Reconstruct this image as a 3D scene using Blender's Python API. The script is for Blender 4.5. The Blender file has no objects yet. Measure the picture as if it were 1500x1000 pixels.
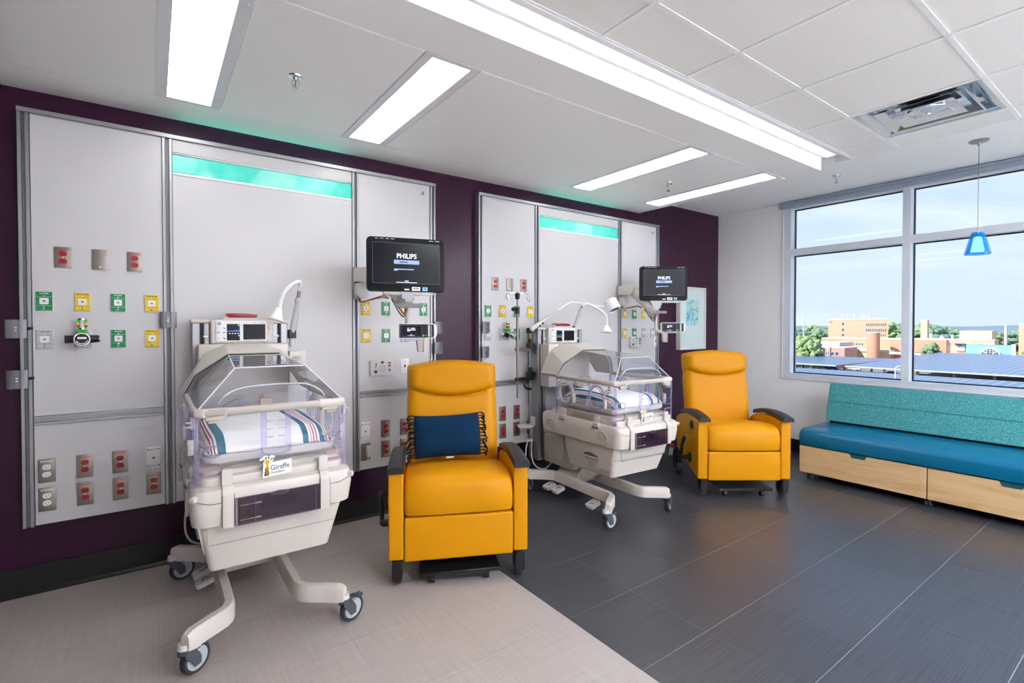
import bpy, bmesh, math, random
from mathutils import Vector, Matrix, Euler
random.seed(7)
PI = math.pi
sc = bpy.context.scene
col = sc.collection

# ------------------------------------------------------------------ camera, world, sun, exposure
cam_data = bpy.data.cameras.new('camera')
cam = bpy.data.objects.new('camera', cam_data)
col.objects.link(cam)
cam.location = (0, 0, 1.44)
cam.rotation_euler = (math.radians(90 - 0.926), 0, math.radians(54.13 - 90))
cam_data.sensor_width = 36.0
cam_data.lens = 729.0 / 1500.0 * 36.0
cam_data.shift_y = -10.0 / 1500.0
cam_data.clip_end = 6000
cam_data.clip_start = 0.05
sc.camera = cam

sc.view_settings.view_transform = 'Standard'
sc.view_settings.look = 'None'
sc.view_settings.exposure = 1.50
sc.view_settings.gamma = 1.0
sc.view_settings.use_curve_mapping = False
sc.cycles.transparent_max_bounces = 40
sc.cycles.max_bounces = 14
sc.cycles.diffuse_bounces = 12
sc.cycles.glossy_bounces = 5
sc.cycles.transmission_bounces = 6
sc.cycles.sample_clamp_indirect = 8.0
sc.cycles.use_denoising = True

def lin(c):
    out = []
    for v in c[:3]:
        v = v / 255.0
        out.append(v / 12.92 if v <= 0.04045 else ((v + 0.055) / 1.055) ** 2.4)
    return tuple(out) + (1.0,)

world = bpy.data.worlds.new('sky')
sc.world = world
world.use_nodes = True
nt = world.node_tree
for n in list(nt.nodes):
    nt.nodes.remove(n)
wo = nt.nodes.new('ShaderNodeOutputWorld')
bg = nt.nodes.new('ShaderNodeBackground')
tc = nt.nodes.new('ShaderNodeTexCoord')
sep = nt.nodes.new('ShaderNodeSeparateXYZ')
nt.links.new(tc.outputs['Generated'], sep.inputs[0])
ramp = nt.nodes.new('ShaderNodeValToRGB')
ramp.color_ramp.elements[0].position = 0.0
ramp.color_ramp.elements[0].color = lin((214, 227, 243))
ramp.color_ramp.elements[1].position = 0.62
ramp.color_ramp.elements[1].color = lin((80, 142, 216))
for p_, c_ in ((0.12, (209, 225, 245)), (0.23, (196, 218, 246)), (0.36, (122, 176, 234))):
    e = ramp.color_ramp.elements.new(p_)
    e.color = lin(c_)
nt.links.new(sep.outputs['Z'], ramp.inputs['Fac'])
mp = nt.nodes.new('ShaderNodeMapping')
mp.inputs['Scale'].default_value = (2.0, 2.0, 9.0)
mp.inputs['Rotation'].default_value = (0.12, 0.10, 0.3)
nt.links.new(tc.outputs['Generated'], mp.inputs['Vector'])
nz = nt.nodes.new('ShaderNodeTexNoise')
nz.inputs['Scale'].default_value = 1.7
nz.inputs['Detail'].default_value = 7.0
nz.inputs['Roughness'].default_value = 0.55
nz.inputs['Distortion'].default_value = 0.6
nt.links.new(mp.outputs[0], nz.inputs['Vector'])
cr = nt.nodes.new('ShaderNodeValToRGB')
cr.color_ramp.elements[0].position = 0.44
cr.color_ramp.elements[0].color = (0, 0, 0, 1)
cr.color_ramp.elements[1].position = 0.72
cr.color_ramp.elements[1].color = (0.85, 0.85, 0.85, 1)
nt.links.new(nz.outputs['Fac'], cr.inputs['Fac'])
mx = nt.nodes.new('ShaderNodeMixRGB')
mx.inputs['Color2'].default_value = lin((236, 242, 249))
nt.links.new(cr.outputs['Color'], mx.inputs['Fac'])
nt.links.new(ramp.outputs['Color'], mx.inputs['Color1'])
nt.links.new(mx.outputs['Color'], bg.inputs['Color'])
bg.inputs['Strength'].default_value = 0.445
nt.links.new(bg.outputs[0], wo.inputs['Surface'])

sun_data = bpy.data.lights.new('sun', 'SUN')
sun_data.energy = 2.5
sun_data.color = (1.0, 0.95, 0.87)
sun_data.angle = math.radians(0.6)
sun = bpy.data.objects.new('sun', sun_data)
col.objects.link(sun)
sun.rotation_euler = Vector((0.62, -0.34, -0.60)).to_track_quat('-Z', 'Y').to_euler()

LAMP = 2.9     # radiance of the ceiling light diffusers
COVE = 0.6      # radiance of the slot light along the bulkhead

REAR_FILL = 17.2      # radiance of the unseen fill panels added behind the camera

# ------------------------------------------------------------------ materials
MATS = {}
def mat(name, c, rough=0.5, metal=0.0, spec=0.5, bump=0.0, bscale=200.0, var=0.0, vscale=6.0,
        emit=None, estr=0.0, coat=0.0, sheen=0.0, vstretch=(1, 1, 1)):
    m = bpy.data.materials.new(name)
    m.use_nodes = True
    t = m.node_tree
    b = t.nodes['Principled BSDF']
    b.inputs['Base Color'].default_value = lin(c)
    b.inputs['Roughness'].default_value = rough
    b.inputs['Metallic'].default_value = metal
    b.inputs['Specular IOR Level'].default_value = spec
    b.inputs['Coat Weight'].default_value = coat
    b.inputs['Coat Roughness'].default_value = 0.15
    b.inputs['Sheen Weight'].default_value = sheen
    if emit is not None:
        b.inputs['Emission Color'].default_value = lin(emit)
        b.inputs['Emission Strength'].default_value = estr
    g = t.nodes.new('ShaderNodeTexCoord')
    mpn = t.nodes.new('ShaderNodeMapping')
    mpn.inputs['Scale'].default_value = vstretch
    t.links.new(g.outputs['Object'], mpn.inputs['Vector'])
    if var > 0:
        n = t.nodes.new('ShaderNodeTexNoise')
        n.inputs['Scale'].default_value = vscale
        n.inputs['Detail'].default_value = 5
        t.links.new(mpn.outputs[0], n.inputs['Vector'])
        h = t.nodes.new('ShaderNodeHueSaturation')
        h.inputs['Color'].default_value = lin(c)
        mr = t.nodes.new('ShaderNodeMapRange')
        mr.inputs['From Min'].default_value = 0.3
        mr.inputs['From Max'].default_value = 0.7
        mr.inputs['To Min'].default_value = 1 - var
        mr.inputs['To Max'].default_value = 1 + var
        t.links.new(n.outputs['Fac'], mr.inputs['Value'])
        t.links.new(mr.outputs[0], h.inputs['Value'])
        t.links.new(h.outputs['Color'], b.inputs['Base Color'])
    if bump > 0:
        n2 = t.nodes.new('ShaderNodeTexNoise')
        n2.inputs['Scale'].default_value = bscale
        n2.inputs['Detail'].default_value = 3
        t.links.new(mpn.outputs[0], n2.inputs['Vector'])
        bp = t.nodes.new('ShaderNodeBump')
        bp.inputs['Strength'].default_value = bump
        bp.inputs['Distance'].default_value = 0.002
        t.links.new(n2.outputs['Fac'], bp.inputs['Height'])
        t.links.new(bp.outputs[0], b.inputs['Normal'])
    MATS[name] = m
    return m

def clear_mat(name, tint, refl=0.6, rough=0.02, haze=0.0, hazecol=(255, 255, 255)):
    """Thin clear plastic or glass: see-through with a Fresnel reflection."""
    m = bpy.data.materials.new(name)
    m.use_nodes = True
    t = m.node_tree
    for n in list(t.nodes):
        t.nodes.remove(n)
    o = t.nodes.new('ShaderNodeOutputMaterial')
    tr = t.nodes.new('ShaderNodeBsdfTransparent')
    tr.inputs['Color'].default_value = lin(tint)
    gl = t.nodes.new('ShaderNodeBsdfGlossy')
    gl.inputs['Roughness'].default_value = rough
    fr = t.nodes.new('ShaderNodeFresnel')
    fr.inputs['IOR'].default_value = 1.47
    mu = t.nodes.new('ShaderNodeMath')
    mu.operation = 'MULTIPLY'
    mu.inputs[1].default_value = refl
    geo = t.nodes.new('ShaderNodeNewGeometry')
    front = t.nodes.new('ShaderNodeMath'); front.operation = 'SUBTRACT'; front.inputs[0].default_value = 1.0
    t.links.new(geo.outputs['Backfacing'], front.inputs[1])
    fm = t.nodes.new('ShaderNodeMath'); fm.operation = 'MULTIPLY'
    t.links.new(fr.outputs[0], fm.inputs[0]); t.links.new(front.outputs[0], fm.inputs[1])
    t.links.new(fm.outputs[0], mu.inputs[0])
    mixs = t.nodes.new('ShaderNodeMixShader')
    t.links.new(mu.outputs[0], mixs.inputs['Fac'])
    t.links.new(tr.outputs[0], mixs.inputs[1])
    t.links.new(gl.outputs[0], mixs.inputs[2])
    last = mixs
    if haze > 0:
        df = t.nodes.new('ShaderNodeBsdfDiffuse')
        df.inputs['Color'].default_value = lin(hazecol)
        m2 = t.nodes.new('ShaderNodeMixShader')
        m2.inputs['Fac'].default_value = haze
        t.links.new(mixs.outputs[0], m2.inputs[1])
        t.links.new(df.outputs[0], m2.inputs[2])
        last = m2
    t.links.new(last.outputs[0], o.inputs['Surface'])
    MATS[name] = m
    return m

# walls and ceiling
PURPLE = mat('purple_paint', (54, 19, 47), rough=0.24, spec=0.30, bump=0.05, bscale=90)
WALLW = mat('white_wall_paint', (246, 245, 246), rough=0.55, bump=0.04, bscale=90)
CEILW = mat('white_ceiling_paint', (243, 244, 244), rough=0.5, bump=0.03, bscale=60)
TILEW = mat('acoustic_tile', (234, 233, 232), rough=0.9, spec=0.2, bump=0.35, bscale=260, var=0.03, vscale=120)
GRIDW = mat('white_grid_metal', (236, 238, 238), rough=0.4)
BASEB = mat('black_rubber_base', (14, 16, 16), rough=0.4)
PANELW = mat('white_laminate', (204, 203, 206), rough=0.32, spec=0.5)
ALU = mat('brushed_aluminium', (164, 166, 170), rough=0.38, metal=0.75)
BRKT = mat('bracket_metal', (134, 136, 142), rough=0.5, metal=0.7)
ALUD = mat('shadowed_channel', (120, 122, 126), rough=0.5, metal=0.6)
STEEL = mat('stainless_plate', (150, 142, 134), rough=0.36, metal=0.85)
CHROME = mat('chrome', (215, 218, 222), rough=0.14, metal=1.0)
WHITEP = mat('white_plastic', (234, 234, 234), rough=0.4)
GREYP = mat('grey_plastic', (188, 190, 198), rough=0.45)
REDP = mat('red_outlet_plastic', (168, 6, 18), rough=0.35)
GREENP = mat('green_plate', (4, 134, 78), rough=0.4)
YELP = mat('yellow_plate', (232, 196, 6), rough=0.4)
BLACKP = mat('black_plastic', (18, 18, 20), rough=0.42)
DARK = mat('dark_slot', (30, 26, 26), rough=0.6)
WINF = mat('window_frame_white', (214, 220, 230), rough=0.45)
GASKET = mat('black_gasket', (26, 40, 58), rough=0.5)
SHADEG = mat('grey_shade_cassette', (150, 163, 182), rough=0.5)
BEIGE = mat('cream_plastic', (207, 201, 194), rough=0.42, coat=0.15)
BEIGED = mat('cream_plastic_dark', (190, 183, 174), rough=0.45)
SEAM = mat('dark_seam', (116, 108, 100), rough=0.7)
LGREY = mat('light_grey_plastic', (206, 204, 202), rough=0.45)
RUBBER = mat('dark_rubber', (48, 52, 60), rough=0.6)
WHEELG = mat('wheel_grey', (172, 180, 184), rough=0.4)
FORKG = mat('fork_grey', (78, 84, 92), rough=0.45, metal=0.2)
YELLOW = mat('yellow_vinyl', (211, 143, 0), rough=0.43, spec=0.2, bump=0.12, bscale=420)
ARMB = mat('black_arm_pad', (32, 33, 36), rough=0.45)
BLUEC = mat('indigo_cloth', (6, 46, 76), rough=0.9, spec=0.2, bump=0.5, bscale=500, var=0.10, vscale=30, vstretch=(5, .4, .4))
BLUEF = mat('navy_tassel', (8, 26, 46), rough=0.95, spec=0.1)
TEALV = mat('teal_vinyl', (0, 104, 144), rough=0.27, spec=0.5, bump=0.05, bscale=300)
BLUEH = mat('blue_handle', (92, 112, 142), rough=0.45)
FIXT = mat('fixture_white_frame', (226, 228, 234), rough=0.4)
DIFF = mat('lit_diffuser', (255, 255, 255), rough=0.6, emit=(255, 253, 250), estr=LAMP)
DIFFR = mat('added_fill_diffuser', (255, 255, 255), rough=0.6, emit=(246, 249, 255), estr=REAR_FILL)
COVEL = mat('lit_slot_lens', (255, 255, 255), rough=0.6, emit=(255, 250, 247), estr=COVE)
BRASS = mat('sprinkler_bulb', (170, 60, 30), rough=0.3)
CORDO = mat('orange_cord', (206, 70, 44), rough=0.5)
CORDG = mat('grey_cord', (92, 92, 98), rough=0.5)
SCREEN = mat('dark_screen', (11, 13, 22), rough=0.2, spec=0.25)
SCRTXT = mat('lit_screen_marks', (190, 196, 214), rough=0.5, emit=(226, 234, 255), estr=0.26)
SCRBAR = mat('lit_screen_bar', (140, 158, 206), rough=0.5, emit=(150, 176, 240), estr=0.2)
SCRLINE = mat('screen_outline', (70, 84, 130), rough=0.4, emit=(70, 84, 140), estr=0.18)
SCRTR = mat('blue_trace', (60, 120, 190), rough=0.4, emit=(60, 120, 190), estr=0.3)
LEDG = mat('green_led', (40, 220, 60), rough=0.4, emit=(40, 230, 60), estr=0.5)
INKB = mat('blue_ink', (66, 94, 122), rough=0.6)
INKD = mat('dark_ink', (60, 56, 50), rough=0.6)
INKW = mat('white_ink', (226, 240, 230), rough=0.6)
INKR = mat('red_ink', (196, 40, 50), rough=0.5)
STICKW = mat('white_sticker', (240, 240, 238), rough=0.4)
STICKB = mat('light_blue_sticker', (126, 196, 226), rough=0.4)
GIRY = mat('giraffe_yellow', (226, 184, 40), rough=0.5)
ALARM = mat('red_alarm_lens', (142, 6, 20), rough=0.25)
GEBLUE = mat('blue_badge', (86, 120, 186), rough=0.4)
MATTR = mat('mattress_grey', (196, 190, 184), rough=0.6)
FRAMEW = mat('white_picture_frame', (226, 222, 222), rough=0.4)
LBLUE = mat('pale_blue_plate', (160, 214, 224), rough=0.4)
CREAMP = mat('pale_yellow_plate', (228, 230, 196), rough=0.4)

ACRYL = clear_mat('clear_acrylic', (253, 253, 254), refl=1.0, haze=0.012, hazecol=(235, 235, 250))
HOODC = clear_mat('clear_hood', (249, 250, 252), refl=1.3, haze=0.015, hazecol=(230, 232, 240))
LAVEN = clear_mat('lavender_acrylic', (238, 236, 250), refl=1.2, haze=0.10, hazecol=(216, 210, 244))
ROSEA = clear_mat('rose_acrylic', (246, 226, 234), refl=1.2, haze=0.2, hazecol=(232, 196, 204))
CLEARE = clear_mat('edge_highlight_white', (246, 247, 252), refl=1.6, haze=0.7, hazecol=(246, 246, 255))  # milky white paints the highlights along the hood edges
RINGC = clear_mat('port_ring', (240, 239, 245), refl=1.4, haze=0.30, hazecol=(226, 224, 234))
SMOKE = clear_mat('smoked_acrylic', (206, 194, 208), refl=1.2, haze=0.05, hazecol=(80, 66, 86))
GLASSW = clear_mat('window_glass', (250, 252, 254), refl=0.55)
BLUEG = clear_mat('blue_glass', (186, 230, 250), refl=1.0, haze=0.26, hazecol=(0, 150, 235))
# ------------------------------------------------------------------ mesh helper
class MB:
    def __init__(s):
        s.v = []; s.f = []; s.mi = []; s.m = 0; s.X = None
    def slot(s, i):
        s.m = i; return s
    def xf(s, M):
        s.X = M; return s
    def add(s, vs, fs):
        o = len(s.v)
        for p in vs:
            p = Vector(p)
            if s.X is not None:
                p = s.X @ p
            s.v.append(tuple(p))
        for f in fs:
            s.f.append(tuple(i + o for i in f)); s.mi.append(s.m)
        return s
    def addbm(s, bm):
        bm.verts.index_update()
        s.add([v.co[:] for v in bm.verts], [[v.index for v in f.verts] for f in bm.faces])
        bm.free(); return s
    def box(s, x0, x1, y0, y1, z0, z1, bev=0.0, seg=2):
        if x1 < x0: x0, x1 = x1, x0
        if y1 < y0: y0, y1 = y1, y0
        if z1 < z0: z0, z1 = z1, z0
        vs = [(x0,y0,z0),(x1,y0,z0),(x1,y1,z0),(x0,y1,z0),(x0,y0,z1),(x1,y0,z1),(x1,y1,z1),(x0,y1,z1)]
        fs = [(0,3,2,1),(4,5,6,7),(0,1,5,4),(1,2,6,5),(2,3,7,6),(3,0,4,7)]
        if bev <= 0:
            return s.add(vs, fs)
        return s.poly(vs, fs, bev, seg)
    def poly(s, vs, fs, bev=0.0, seg=2, ang=20):
        bm = bmesh.new()
        bv = [bm.verts.new(p) for p in vs]
        for f in fs:
            bm.faces.new([bv[i] for i in f])
        bmesh.ops.recalc_face_normals(bm, faces=bm.faces)
        if bev > 0:
            ed = [e for e in bm.edges if len(e.link_faces) == 2 and e.calc_face_angle() > math.radians(ang)]
            bmesh.ops.bevel(bm, geom=ed, offset=bev, segments=seg, profile=0.6, affect='EDGES', clamp_overlap=True)
        return s.addbm(bm)
    def prism(s, pts, ax, a, b, bev=0.0, seg=2, ang=20):
        def P(u, v, t):
            return (u, v, t) if ax == 'z' else ((u, t, v) if ax == 'y' else (t, u, v))
        n = len(pts)
        vs = [P(u, v, a) for u, v in pts] + [P(u, v, b) for u, v in pts]
        fs = [tuple(range(n - 1, -1, -1)), tuple(range(n, 2 * n))]
        for i in range(n):
            j = (i + 1) % n
            fs.append((i, j, n + j, n + i))
        return s.poly(vs, fs, bev, seg, ang)
    def cyl(s, p0, p1, r0, r1=None, n=16):
        if r1 is None: r1 = r0
        return s.tube([p0, p1], [r0, r1], n)
    def tube(s, pts, r, n=8, closed=False, flat=None):
        pts = [Vector(p) for p in pts]
        k = len(pts)
        rs = r if isinstance(r, (list, tuple)) else [r] * k
        rings = []
        ref = None
        for i in range(k):
            if closed:
                d = pts[(i + 1) % k] - pts[i - 1]
            else:
                d = pts[min(i + 1, k - 1)] - pts[max(i - 1, 0)]
            d.normalize()
            if ref is None:
                ref = Vector((0, 0, 1)) if abs(d.z) < 0.9 else Vector((1, 0, 0))
            a = d.cross(ref)
            if a.length < 1e-6:
                ref = Vector((0, 1, 0)); a = d.cross(ref)
            a.normalize()
            b = a.cross(d).normalized()
            ref = b
            fl = flat if flat else 1.0
            rings.append([pts[i] + (a * math.cos(2 * PI * q / n) + b * fl * math.sin(2 * PI * q / n)) * rs[i] for q in range(n)])
        return s.loft(rings, closed)
    def loft(s, rings, closed=False, cap=True):
        n = len(rings[0]); k = len(rings)
        vs = [p for R in rings for p in R]
        fs = []
        for i in range(k if closed else k - 1):
            j = (i + 1) % k
            for q in range(n):
                w = (q + 1) % n
                fs.append((i * n + q, i * n + w, j * n + w, j * n + q))
        if not closed and cap:
            fs.append(tuple(range(n - 1, -1, -1)))
            fs.append(tuple((k - 1) * n + q for q in range(n)))
        return s.add(vs, fs)
    def lathe(s, prof, c=(0, 0, 0), n=20, M=None, hollow=False):
        rings = []
        for r, z in prof:
            R = [Vector((max(r, 1e-5) * math.cos(2 * PI * q / n), max(r, 1e-5) * math.sin(2 * PI * q / n), z)) for q in range(n)]
            if M is not None:
                R = [M @ p for p in R]
            rings.append([p + Vector(c) for p in R])
        return s.loft(rings, hollow)
    def ball(s, c, r, n=10, m=7):
        rx, ry, rz = r if isinstance(r, (tuple, list)) else (r, r, r)
        rings = []
        for i in range(m + 1):
            t = -PI / 2 + PI * i / m
            cr = max(math.cos(t), 1e-4)
            rings.append([(c[0] + rx * cr * math.cos(2 * PI * q / n), c[1] + ry * cr * math.sin(2 * PI * q / n), c[2] + rz * math.sin(t)) for q in range(n)])
        return s.loft(rings)
    def grid(s, fn, nu, nv, flip=False):
        vs = [fn(i / nu, j / nv) for j in range(nv + 1) for i in range(nu + 1)]
        fs = []
        for j in range(nv):
            for i in range(nu):
                a = j * (nu + 1) + i
                q = (a, a + 1, a + nu + 2, a + nu + 1)
                fs.append(q[::-1] if flip else q)
        return s.add(vs, fs)
    def build(s, name, mats, parent=None, ang=38, smooth=True):
        me = bpy.data.meshes.new(name)
        me.from_pydata(s.v, [], s.f)
        mats = mats if isinstance(mats, (list, tuple)) else [mats]
        for m in mats:
            me.materials.append(m)
        if len(mats) > 1:
            me.polygons.foreach_set('material_index', s.mi)
        bm = bmesh.new(); bm.from_mesh(me)
        bmesh.ops.recalc_face_normals(bm, faces=bm.faces)
        bm.to_mesh(me); bm.free()
        if smooth:
            me.polygons.foreach_set('use_smooth', [True] * len(me.polygons))
            me.set_sharp_from_angle(angle=math.radians(ang))
        me.update()
        o = bpy.data.objects.new(name, me)
        col.objects.link(o)
        if parent is not None:
            o.parent = parent
        return o

def arc(cx, cy, r, a0, a1, n=6):
    return [(cx + r * math.cos(math.radians(a0 + (a1 - a0) * i / n)), cy + r * math.sin(math.radians(a0 + (a1 - a0) * i / n))) for i in range(n + 1)]
def rrect(x0, x1, y0, y1, r, n=4):
    return arc(x1 - r, y1 - r, r, 0, 90, n) + arc(x0 + r, y1 - r, r, 90, 180, n) + arc(x0 + r, y0 + r, r, 180, 270, n) + arc(x1 - r, y0 + r, r, 270, 360, n)
def ellipse(cx, cy, rx, ry, n=20):
    return [(cx + rx * math.cos(2 * PI * i / n), cy + ry * math.sin(2 * PI * i / n)) for i in range(n)]
def curve(pts, n=8):
    """Catmull-Rom through points."""
    P = [Vector(p) for p in pts]
    P = [P[0] * 2 - P[1]] + P + [P[-1] * 2 - P[-2]]
    out = []
    for i in range(1, len(P) - 2):
        for k in range(n):
            t = k / n
            a, b, c, d = P[i - 1], P[i], P[i + 1], P[i + 2]
            out.append(0.5 * ((2 * b) + (-a + c) * t + (2 * a - 5 * b + 4 * c - d) * t * t + (-a + 3 * b - 3 * c + d) * t ** 3))
    out.append(P[-2])
    return out

def thing(name, label, cat, loc=(0, 0, 0), rz=0.0, group=None):
    o = bpy.data.objects.new(name, None)
    o.empty_display_size = 0.1
    col.objects.link(o)
    o.location = loc
    o.rotation_euler = (0, 0, rz)
    o['label'] = label
    o['category'] = cat
    if group: o['group'] = group
    return o
def tag(o, label, cat, group=None):
    o['label'] = label; o['category'] = cat
    if group: o['group'] = group
    return o
def struct(o):
    o['kind'] = 'structure'; return o
def copy_tree(o, parent=None):
    c = o.copy()
    col.objects.link(c)
    if parent is not None:
        c.parent = parent
    for ch in o.children:
        copy_tree(ch, c)
    return c
def place(o, loc, rz=None):
    o.location = loc
    if rz is not None:
        o.rotation_euler = (0, 0, rz)
    return o

_txt = {}
def text_data(s, size, bold=0.0, align='CENTER', shear=0.0):
    k = (s, size, bold, align, shear)
    if k in _txt:
        return _txt[k]
    cu = bpy.data.curves.new('lettering', 'FONT')
    cu.body = s; cu.size = size; cu.align_x = align; cu.align_y = 'CENTER'
    cu.offset = bold; cu.extrude = 0.0003; cu.shear = shear; cu.resolution_u = 3
    to = bpy.data.objects.new('lettering', cu)
    col.objects.link(to)
    bpy.context.view_layer.update()
    dg = bpy.context.evaluated_depsgraph_get()
    me = bpy.data.meshes.new_from_object(to.evaluated_get(dg))
    bpy.data.objects.remove(to)
    _txt[k] = me
    return me
def lettering(s, size, m, loc, rot, parent, bold=0.0, align='CENTER', name='lettering', sx=1.0, shear=0.0):
    me = text_data(s, size, bold, align, shear).copy()
    me.materials.clear(); me.materials.append(m)
    o = bpy.data.objects.new(name, me)
    col.objects.link(o)
    o.location = loc; o.rotation_euler = rot; o.scale = (sx, 1, 1)
    o.parent = parent
    return o
FRONT = (PI / 2, 0, 0)      # faces -Y, reads along +X
# ------------------------------------------------------------------ room shell
XW = 5.958      # window wall
YH = 3.675      # headwall
X0, Y0 = -2.4, -2.6
ZS = 2.70       # bulkhead underside
ZT = 2.81       # tile ceiling
ZG = 2.865      # plaster ceiling by the window
XS = 4.40       # end of the bulkhead
YS = 1.815      # face of the bulkhead
XT = 4.653      # end of the tile ceiling

# floor: slab plus tiles of two colours
def floor_mat(name, base, vary, streak, cross, rough, spec):
    m = bpy.data.materials.new(name); m.use_nodes = True
    t = m.node_tree; b = t.nodes['Principled BSDF']
    geo = t.nodes.new('ShaderNodeNewGeometry')
    oi = t.nodes.new('ShaderNodeObjectInfo')
    val = None
    for k, (sc_, w) in enumerate(((streak, 1.0), (cross, 0.8))):
        if sc_ is None: continue
        mpn = t.nodes.new('ShaderNodeMapping'); mpn.inputs['Scale'].default_value = sc_
        t.links.new(geo.outputs['Position'], mpn.inputs['Vector'])
        n = t.nodes.new('ShaderNodeTexNoise'); n.inputs['Scale'].default_value = 1.0
        n.inputs['Detail'].default_value = 4; n.inputs['Roughness'].default_value = 0.65
        t.links.new(mpn.outputs[0], n.inputs['Vector'])
        if val is None:
            val = n.outputs['Fac']
        else:
            a = t.nodes.new('ShaderNodeMath'); a.operation = 'ADD'
            t.links.new(val, a.inputs[0]); t.links.new(n.outputs['Fac'], a.inputs[1])
            h = t.nodes.new('ShaderNodeMath'); h.operation = 'MULTIPLY'; h.inputs[1].default_value = 0.5
            t.links.new(a.outputs[0], h.inputs[0]); val = h.outputs[0]
    ad = t.nodes.new('ShaderNodeMath'); ad.operation = 'MULTIPLY_ADD'
    ad.inputs[1].default_value = 0.05; 
    t.links.new(oi.outputs['Random'], ad.inputs[0]); t.links.new(val, ad.inputs[2])
    r = t.nodes.new('ShaderNodeValToRGB')
    r.color_ramp.elements[0].position = 0.34; r.color_ramp.elements[1].position = 0.72
    r.color_ramp.elements[0].color = lin([max(0, c - vary) for c in base])
    r.color_ramp.elements[1].color = lin([min(255, c + vary) for c in base])
    t.links.new(ad.outputs[0], r.inputs['Fac'])
    t.links.new(r.outputs['Color'], b.inputs['Base Color'])
    b.inputs['Roughness'].default_value = rough
    b.inputs['Specular IOR Level'].default_value = spec
    bp = t.nodes.new('ShaderNodeBump'); bp.inputs['Strength'].default_value = 0.25; bp.inputs['Distance'].default_value = 0.001
    t.links.new(val, bp.inputs['Height']); t.links.new(bp.outputs[0], b.inputs['Normal'])
    return m
FDARK = floor_mat('charcoal_strand_tile', (57, 58, 64), 17, (2.2, 150, 1), None, 0.34, 0.9)
FLIGHT = floor_mat('taupe_linen_tile', (172, 164, 160), 13, (2.5, 130, 1), (130, 2.5, 1), 0.42, 0.5)
GROUT = mat('pale_joint', (176, 178, 184), rough=0.6)

fl = MB(); fl.box(X0, XW + 0.3, Y0, YH + 0.2, -0.25, -0.0012)
floor = struct(fl.build('floor', GROUT))
T = 0.457; XE = 1.650; YE = 1.350; G = 0.0012
def tile_mesh(w, d, m, nm):
    b = MB(); b.box(G, w - G, G, d - G, -0.010, 0.0)
    return b.build(nm, m)
protoD = tile_mesh(T, T, FDARK, 'floor_tile')
protoL = tile_mesh(T, T, FLIGHT, 'floor_tile')
nfl = 0
def put_tile(p, x, y, sx=1.0, sy=1.0):
    o = p.copy(); col.objects.link(o); o.parent = floor; o.location = (x, y, 0); o.scale = (sx, sy, 1)
ky0 = math.floor((Y0 - YE) / T) + 1
ky = -5
rows = []
y = YE + ky * T
while y < YH - 0.001:
    rows.append((y, min(T, YH - 0.02 - y))); y += T
for (y, d) in rows:
    x = XE
    while x < XW - 0.02:
        w = min(T, XW - 0.01 - x)
        put_tile(protoD, x, y, w / T, d / T); x += T
    x = XE
    while x > X0 + 0.02:
        w = min(T, x - X0)
        put_tile(protoL, x - w, y, w / T, d / T); x -= T
bpy.data.objects.remove(protoD); bpy.data.objects.remove(protoL)
# unseen floor behind the camera, made pale to bounce light upward
PALEF = mat('pale_bounce_floor', (232, 228, 222), rough=.4)
b = MB(); b.box(X0, XE, Y0, YE - 5 * T, -0.01, 0.0)
b.build('floor_run', PALEF, floor)
b = MB(); b.box(XE, XW, Y0, YE - 5 * T, -0.01, 0.0)
b.build('floor_run', PALEF, floor)

# walls
w = MB(); w.box(X0 - 0.2, XW + 0.3, YH, YH + 0.2, -0.25, 3.2)
wall_left = struct(w.build('wall_left', PURPLE))
w = MB(); w.box(X0 - 0.2, X0, Y0 - 0.2, YH, -0.25, 3.2)
struct(w.build('wall_near_side', PURPLE))
w = MB(); w.box(X0, XW + 0.3, Y0 - 0.2, Y0, -0.25, 3.2)
struct(w.build('wall_rear', WALLW))
# window wall with one long opening
WY1, WY0 = 2.85, -1.40          # opening from left to right in the view
WZ0, WZ1 = 0.845, 2.865
w = MB()
w.box(XW, XW + 0.24, WY1, YH, -0.25, 3.2)
w.box(XW, XW + 0.24, Y0, WY0, -0.25, 3.2)
w.box(XW, XW + 0.24, WY0, WY1, -0.25, WZ0)
w.box(XW, XW + 0.24, WY0, WY1, WZ1, 3.2)
wall_right = struct(w.build('wall_right', WALLW))
# baseboards
b = MB(); b.prism([(YH, 0.0), (YH - 0.022, 0.0), (YH - 0.022, 0.008), (YH - 0.008, 0.02), (YH - 0.008, 0.152), (YH, 0.152)], 'x', X0, XW)
struct(b.build('baseboard_left', BASEB))
b = MB(); b.prism([(XW, 0.0), (XW - 0.022, 0.0), (XW - 0.022, 0.008), (XW - 0.008, 0.02), (XW - 0.008, 0.152), (XW, 0.152)], 'y', Y0, YH - 0.02)
struct(b.build('baseboard_right', BASEB))

# ceiling: bulkhead over the beds, tile field, plaster strip by the window
c = MB(); c.box(X0, XW + 0.2, Y0, YH, 2.93, 3.2)
c.box(XT, XW, Y0, YH, ZG, 2.93)
ceiling = struct(c.build('ceiling', CEILW))
c = MB()
SL = [(0.03, 0.33), (1.03, 1.325), (3.05, 3.335), (4.05, 4.335)]   # slots of the troffers along x
LY0, LY1 = 2.09, 3.36
edges = [X0] + [v for p in SL for v in p] + [XS]
c.box(X0, XS, YS, LY0, ZS, 2.93)
c.box(X0, XS, LY1, YH, ZS, 2.93)
for i in range(0, len(edges), 2):
    c.box(edges[i], edges[i + 1], LY0, LY1, ZS + 0.006, 2.93)
bulk = c.build('bulkhead', CEILW, ceiling)
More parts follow.
